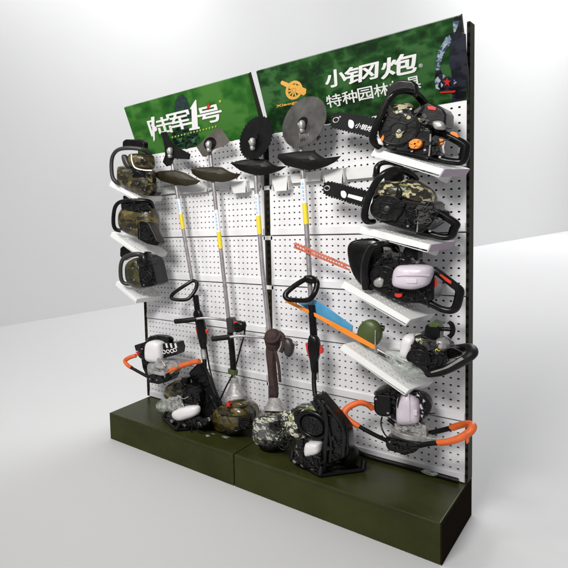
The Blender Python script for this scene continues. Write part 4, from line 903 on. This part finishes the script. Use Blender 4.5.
MB().puff([(272, 433), (281, 431), (286, 436), (282, 443), (273, 443)], -.36, .10).build('muffler_cover', MSNOW2, t, smooth=True)
fittings(t, [(266, 424), (278, 421), (281, 430), (270, 434)], -.402, 12, 85)
fittings(t, [(262, 440), (286, 440), (284, 446), (266, 445)], -.40, 14, 43)
MB().puff([(256, 421), (261, 412), (276, 410), (290, 413), (294, 424), (292, 439), (283, 447), (267, 446.5), (257, 437)], -.28, .275, p=2.6).build('clear_wrap', MFILM, t, smooth=True)

# --- cutter 4 (backpack type, grey disc)
t = thing('brush_cutter', 'backpack brush cutter with grey toothed disc and tall black back frame, rightmost of four', 'brush cutter', at(320, 470, -.35), 'brush cutters leaning on the pegboard')
sh = [(300.5, 140, -.15), (303, 178, -.152), (306.5, 226, -.16), (309, 265, -.17), (311, 305, -.19)]
T(t, 'shaft', sh, SR, MSHAFT, sm=False)
stick(t, sh, *(179, 203, 224))
cb, nb = toothed(t, 303.6, 122.2, -.18, .156, 80, (-.38, -.9, .14), MBLADEG, .03)
hub(t, 302, 124, -.2, (0, -1, 0), 1.15)
fl_ = MB()
for i in range(14):
    x = 299+i*1.45; fl_.puff([(x, 133+(i % 3)), (x+1.3, 132.5), (x+1.8, 140-(i % 4)), (x+.4, 141-(i % 3))], -.21, .008, n=10, rings=5)
fl_.build('crumpled_wrap', MBLADEG, t, smooth=True)
dguard(t, [(277.2, 158), (278.5, 154), (296, 151.5), (313.5, 150.5), (320.5, 156), (328, 159.8), (341, 156), (335, 162), (327, 166), (318, 169), (309, 170.3), (297, 168.3), (285.4, 165.4)], -.18, MGUARDB)
T(t, 'loop_handle', [(308, 279.3, -.2), (303, 280.5, -.22), (293, 287, -.26), (286, 293.5, -.29), (286.5, 298.3, -.3), (293, 300, -.29), (308, 300, -.25), (314.5, 293, -.21), (317, 284, -.19), (314.5, 279.5, -.18), (308, 279.3, -.2)], .0155, MBLACK, 12)
MB().puff([(304, 276.5), (310, 275), (316, 277.5), (316.5, 283), (307, 283)], -.2, .05).build('loop_clamp', MBLACK, t, smooth=True)
T(t, 'grip_tube', [(311.5, 305, -.2), (313, 325, -.215), (314.2, 345, -.23), (315, 372, -.25)], .0195, MBLACK)
MB().puff([(309.5, 336), (314, 334.5), (319, 339), (320, 352), (317.5, 363), (316, 374), (312.5, 373), (310.5, 360), (308.5, 347)], -.24, .055, p=3.5).build('throttle_housing', MBLACK, t, smooth=True)
MB().prism([(305, 343.5), (308.5, 342), (309.5, 350), (312, 357.5), (308.8, 358.5), (306.5, 352)], -.25, .03).build('throttle_trigger', MRED, t, bev=.004)
MB().prism([(319.5, 345.5), (322.5, 350), (321.5, 354), (318.5, 353.5)], -.25, .03).build('stop_switch', MRED, t, bev=.004)
T(t, 'flexible_shaft', [(314, 370, -.25), (314, 384, -.27), (315.5, 396, -.3), (319, 402, -.33)], .012, MRUB)
T(t, 'clamp', [(317, 372, -.24), (317.5, 380, -.245)], .008, MCAST, 8)
T(t, 'throttle_cable', [(318, 397, -.3), (326, 399.5, -.27), (332, 406, -.25), (337.5, 416, -.24)], .008, MBLACK, 8)
MB().prism([(314.5, 395.5), (320, 394.5), (327, 403), (338, 416), (347, 428), (348.5, 436), (348.5, 453), (345, 458), (334, 462), (323.5, 476), (320, 474.5), (321, 440), (318, 412)], -.42, .09).build('backpack_frame', MBLACK, t, bev=.014)
b_ = MB()
b_.tube(P3([(318, 400, -.43), (325, 412, -.44), (326.5, 430, -.44), (325, 455, -.44), (323.5, 472, -.44)]), .012, 10)
b_.tube(P3([(322, 400, -.42), (332, 412, -.43), (341, 424, -.43), (344, 436, -.43), (343, 456, -.43)]), .01, 10)
b_.tube(P3([(329, 431, -.435), (331, 445, -.435), (330, 462, -.435)]), .008, 8)
b_.build('frame_tube', MBLK2, t, smooth=True)
T(t, 'grey_hose', [(327, 433, -.435), (326.5, 441, -.44), (327.5, 450, -.44)], .006, MGREY, 8)  # slim grey hose on the back frame
en = MB().puff([(287.5, 420), (291, 410), (299, 404.5), (309, 404), (317, 408), (321, 418), (319, 432), (311, 438), (299, 438), (290, 431)], -.30, .20, p=2.8).build('engine_cover', MSNOW, t, smooth=True)
rr = MB(); c = V(313, 425, -.43); rr.ring(c, (0, 1, 0), .075, .016, 30, 10); rr.cyl(c+Vector((0, .03, 0)), (0, 1, 0), .075, .06, 30)
rr.build('fan_housing', MBLACK, t, smooth=True)
starter(t, 313, 425.5, -.45, .055)
MB().tube(P3([(303, 412, -.41), (309, 408.5, -.41), (316, 411, -.41), (320, 419, -.41)]), .012, 10).build('housing_rim', MSNOW, t, smooth=True)
MB().puff([(288, 425), (294, 422), (301, 427), (302, 437), (293, 437)], -.38, .09).build('side_cover', MSNOW, t, smooth=True)
fittings(t, [(293, 412), (302, 409), (303, 420), (295, 424)], -.402, 9, 44)
MB().puff([(307, 444), (309.5, 441), (320, 441.5), (322, 446), (320, 452), (309, 455), (306.5, 451)], -.43, .12, p=4).build('fuel_tank', MTANK, t, smooth=True)
MB().puff([(299, 440), (306, 436), (308, 452), (303, 457), (297, 450)], -.40, .1).build('crankcase', MCAST, t, smooth=True)
fittings(t, [(296, 440), (306, 438), (307, 456), (298, 454)], -.452, 18, 30)
fittings(t, [(294, 458), (304, 455), (321, 462), (318, 470), (302, 465)], -.475, 24, 31)
fittings(t, [(322, 412), (336, 420), (344, 436), (342, 454), (326, 464), (323, 440)], -.424, 22, 32)
fittings(t, [(313, 398), (320, 398), (326, 408), (320, 414), (314, 408)], -.43, 12, 33)
z0 = HB+.012
fr = MB(); q = [Vector((1.28, -.40, z0)), Vector((1.465, -.49, z0)), Vector((1.60, -.24, z0)), Vector((1.42, -.15, z0))]
for i in range(4): fr.tube([q[i], q[(i+1) % 4]], .011, 8, False)
for f_ in (.25, .5, .75): fr.tube([q[0].lerp(q[1], f_), q[3].lerp(q[2], f_)], .009, 8, False)
for i in range(3): fr.tube([q[i], q[i]+Vector((0, .02, .05))], .013, 8, False)
fr.build('base_frame', MRUB, t, smooth=True)
MB().puff([(293, 459), (300, 453), (312, 456), (321, 460), (322, 470), (312, 471), (300, 466)], -.42, .1).build('mount_block', MBLACK, t, smooth=True)
MB().puff([(344, 450), (350, 446), (356, 449), (358, 458), (354, 468), (347, 471), (341, 466)], -.22, .12, p=2.4).build('shoulder_strap', MRUB, t, smooth=True)
for qq in [(295, 461), (303, 465), (313, 470), (300, 456)]:
    MB().cyl(V(*qq, -.46), (0, 1, 0), .010, .02, 12).build('spring_cap', MSTEEL, t, smooth=True)

# ------------------------------------------------------------------ hose on the platform at the foot of the board
def onbase(px, py, z):
    d_ = ray(px, py); return CP+d_*((z-CP.z)/d_.z)
hs = MB().tube([Vector((1.46, -.05, HB+.10)), Vector((1.52, -.045, HB+.03)), Vector((1.62, -.035, HB+.016)), Vector((1.75, -.03, HB+.016)), Vector((1.97, -.03, HB+.016))], .015, 12).build('black_hose', MRUB, smooth=True, org=(1.7, -.03, HB))
tag(hs, 'black hose lying along the foot of the right pegboard on the platform', 'hose')
fb = MB().puff([(421, 471), (426, 469.5), (432, 471.5), (438, 474), (434, 476), (425, 473.5)], -.05, .03).build('metal_fitting', MBAG, smooth=True)
tag(fb, 'small clear wrapped fitting on the black hose by the right board', 'fitting')
# scraps of clear film on the platform
for i, (px, py, r, lb) in enumerate([(208, 436, .020, 'tiny clear film scrap on the platform, left of two beside the olive engine'), (213, 434.5, .016, 'tiny crumpled clear film scrap right beside another, in front of the backpack frame'), (225.5, 437.5, .024, 'largest clear film scrap on the platform below the olive engine'), (261, 448, .018, 'clear film scrap on the platform below the pale camouflage engine')]):
    c = onbase(px, py, HB+.004); m = MB(); m.v = []; n = 9
    P = [c+Vector((math.cos(2*PI*k/n)*r*random.uniform(.6, 1.3), math.sin(2*PI*k/n)*r*random.uniform(.6, 1.3), random.uniform(0, .008))) for k in range(n)]
    m.add(P+[c+Vector((0, 0, .012))], [(k, (k+1) % n, n) for k in range(n)])
    o = m.build('film_scrap', MBAG, org=tuple(c)); tag(o, lb, 'plastic film', 'clear film scraps on the platform')

# ------------------------------------------------------------------ light
w = bpy.data.worlds.new('World'); bpy.context.scene.world = w; w.use_nodes = True; nt = w.node_tree; bg_ = nt.nodes['Background']
tc = nt.nodes.new('ShaderNodeTexCoord'); dp = nt.nodes.new('ShaderNodeVectorMath'); dp.operation = 'DOT_PRODUCT'
dp.inputs[1].default_value = (.0, .45, .89); nt.links.new(tc.outputs['Generated'], dp.inputs[0])
mr = nt.nodes.new('ShaderNodeMapRange'); mr.inputs['From Min'].default_value = -.5; mr.inputs['From Max'].default_value = 1; mr.inputs['To Min'].default_value = .23; mr.inputs['To Max'].default_value = .34
nt.links.new(dp.outputs['Value'], mr.inputs['Value']); nt.links.new(mr.outputs['Result'], bg_.inputs['Strength'])
bg_.inputs['Color'].default_value = (.97, .98, 1, 1)
def area(name, loc, tgt, size, e, col=(1, 1, 1)):
    l = bpy.data.lights.new(name, 'AREA'); l.size = size; l.energy = e; l.color = col
    o = bpy.data.objects.new(name, l); C.objects.link(o); o.location = loc
    o.rotation_euler = (Vector(tgt)-Vector(loc)).to_track_quat('-Z', 'Y').to_euler(); return o
k = area('key_light', (1.5, -5.4, 4.7), (1.05, 0, 1.75), 1.3, 80, (1, .985, .95)); k.data.spread = math.radians(85)
area('side_key_light', (-.5, -2.3, 4.2), (.3, 0, 1.8), .7, 36, (1, .985, .95))
area('far_light', (3, 24, 16), (-1, 22, 0), 14, 4400)  # added area light, lifts the distant floor
area('mid_light', (2, 9, 8.5), (-1, 8, 0), 5, 185)  # added area light, brightens the floor in the middle distance
area('wall_fill', (-.6, 4.6, 8), (-5, 3, 5.0), 4, 175)  # added unseen light that brightens the backdrop wall
area('upper_wall_fill', (-1.5, 1.5, 7.5), (-5, 0, 6), 2, 42)  # added unseen light for the upper left part of the backdrop
sc = bpy.context.scene
sc.view_settings.view_transform = 'Standard'; sc.view_settings.look = 'None'; sc.view_settings.exposure = 0; sc.view_settings.gamma = 1
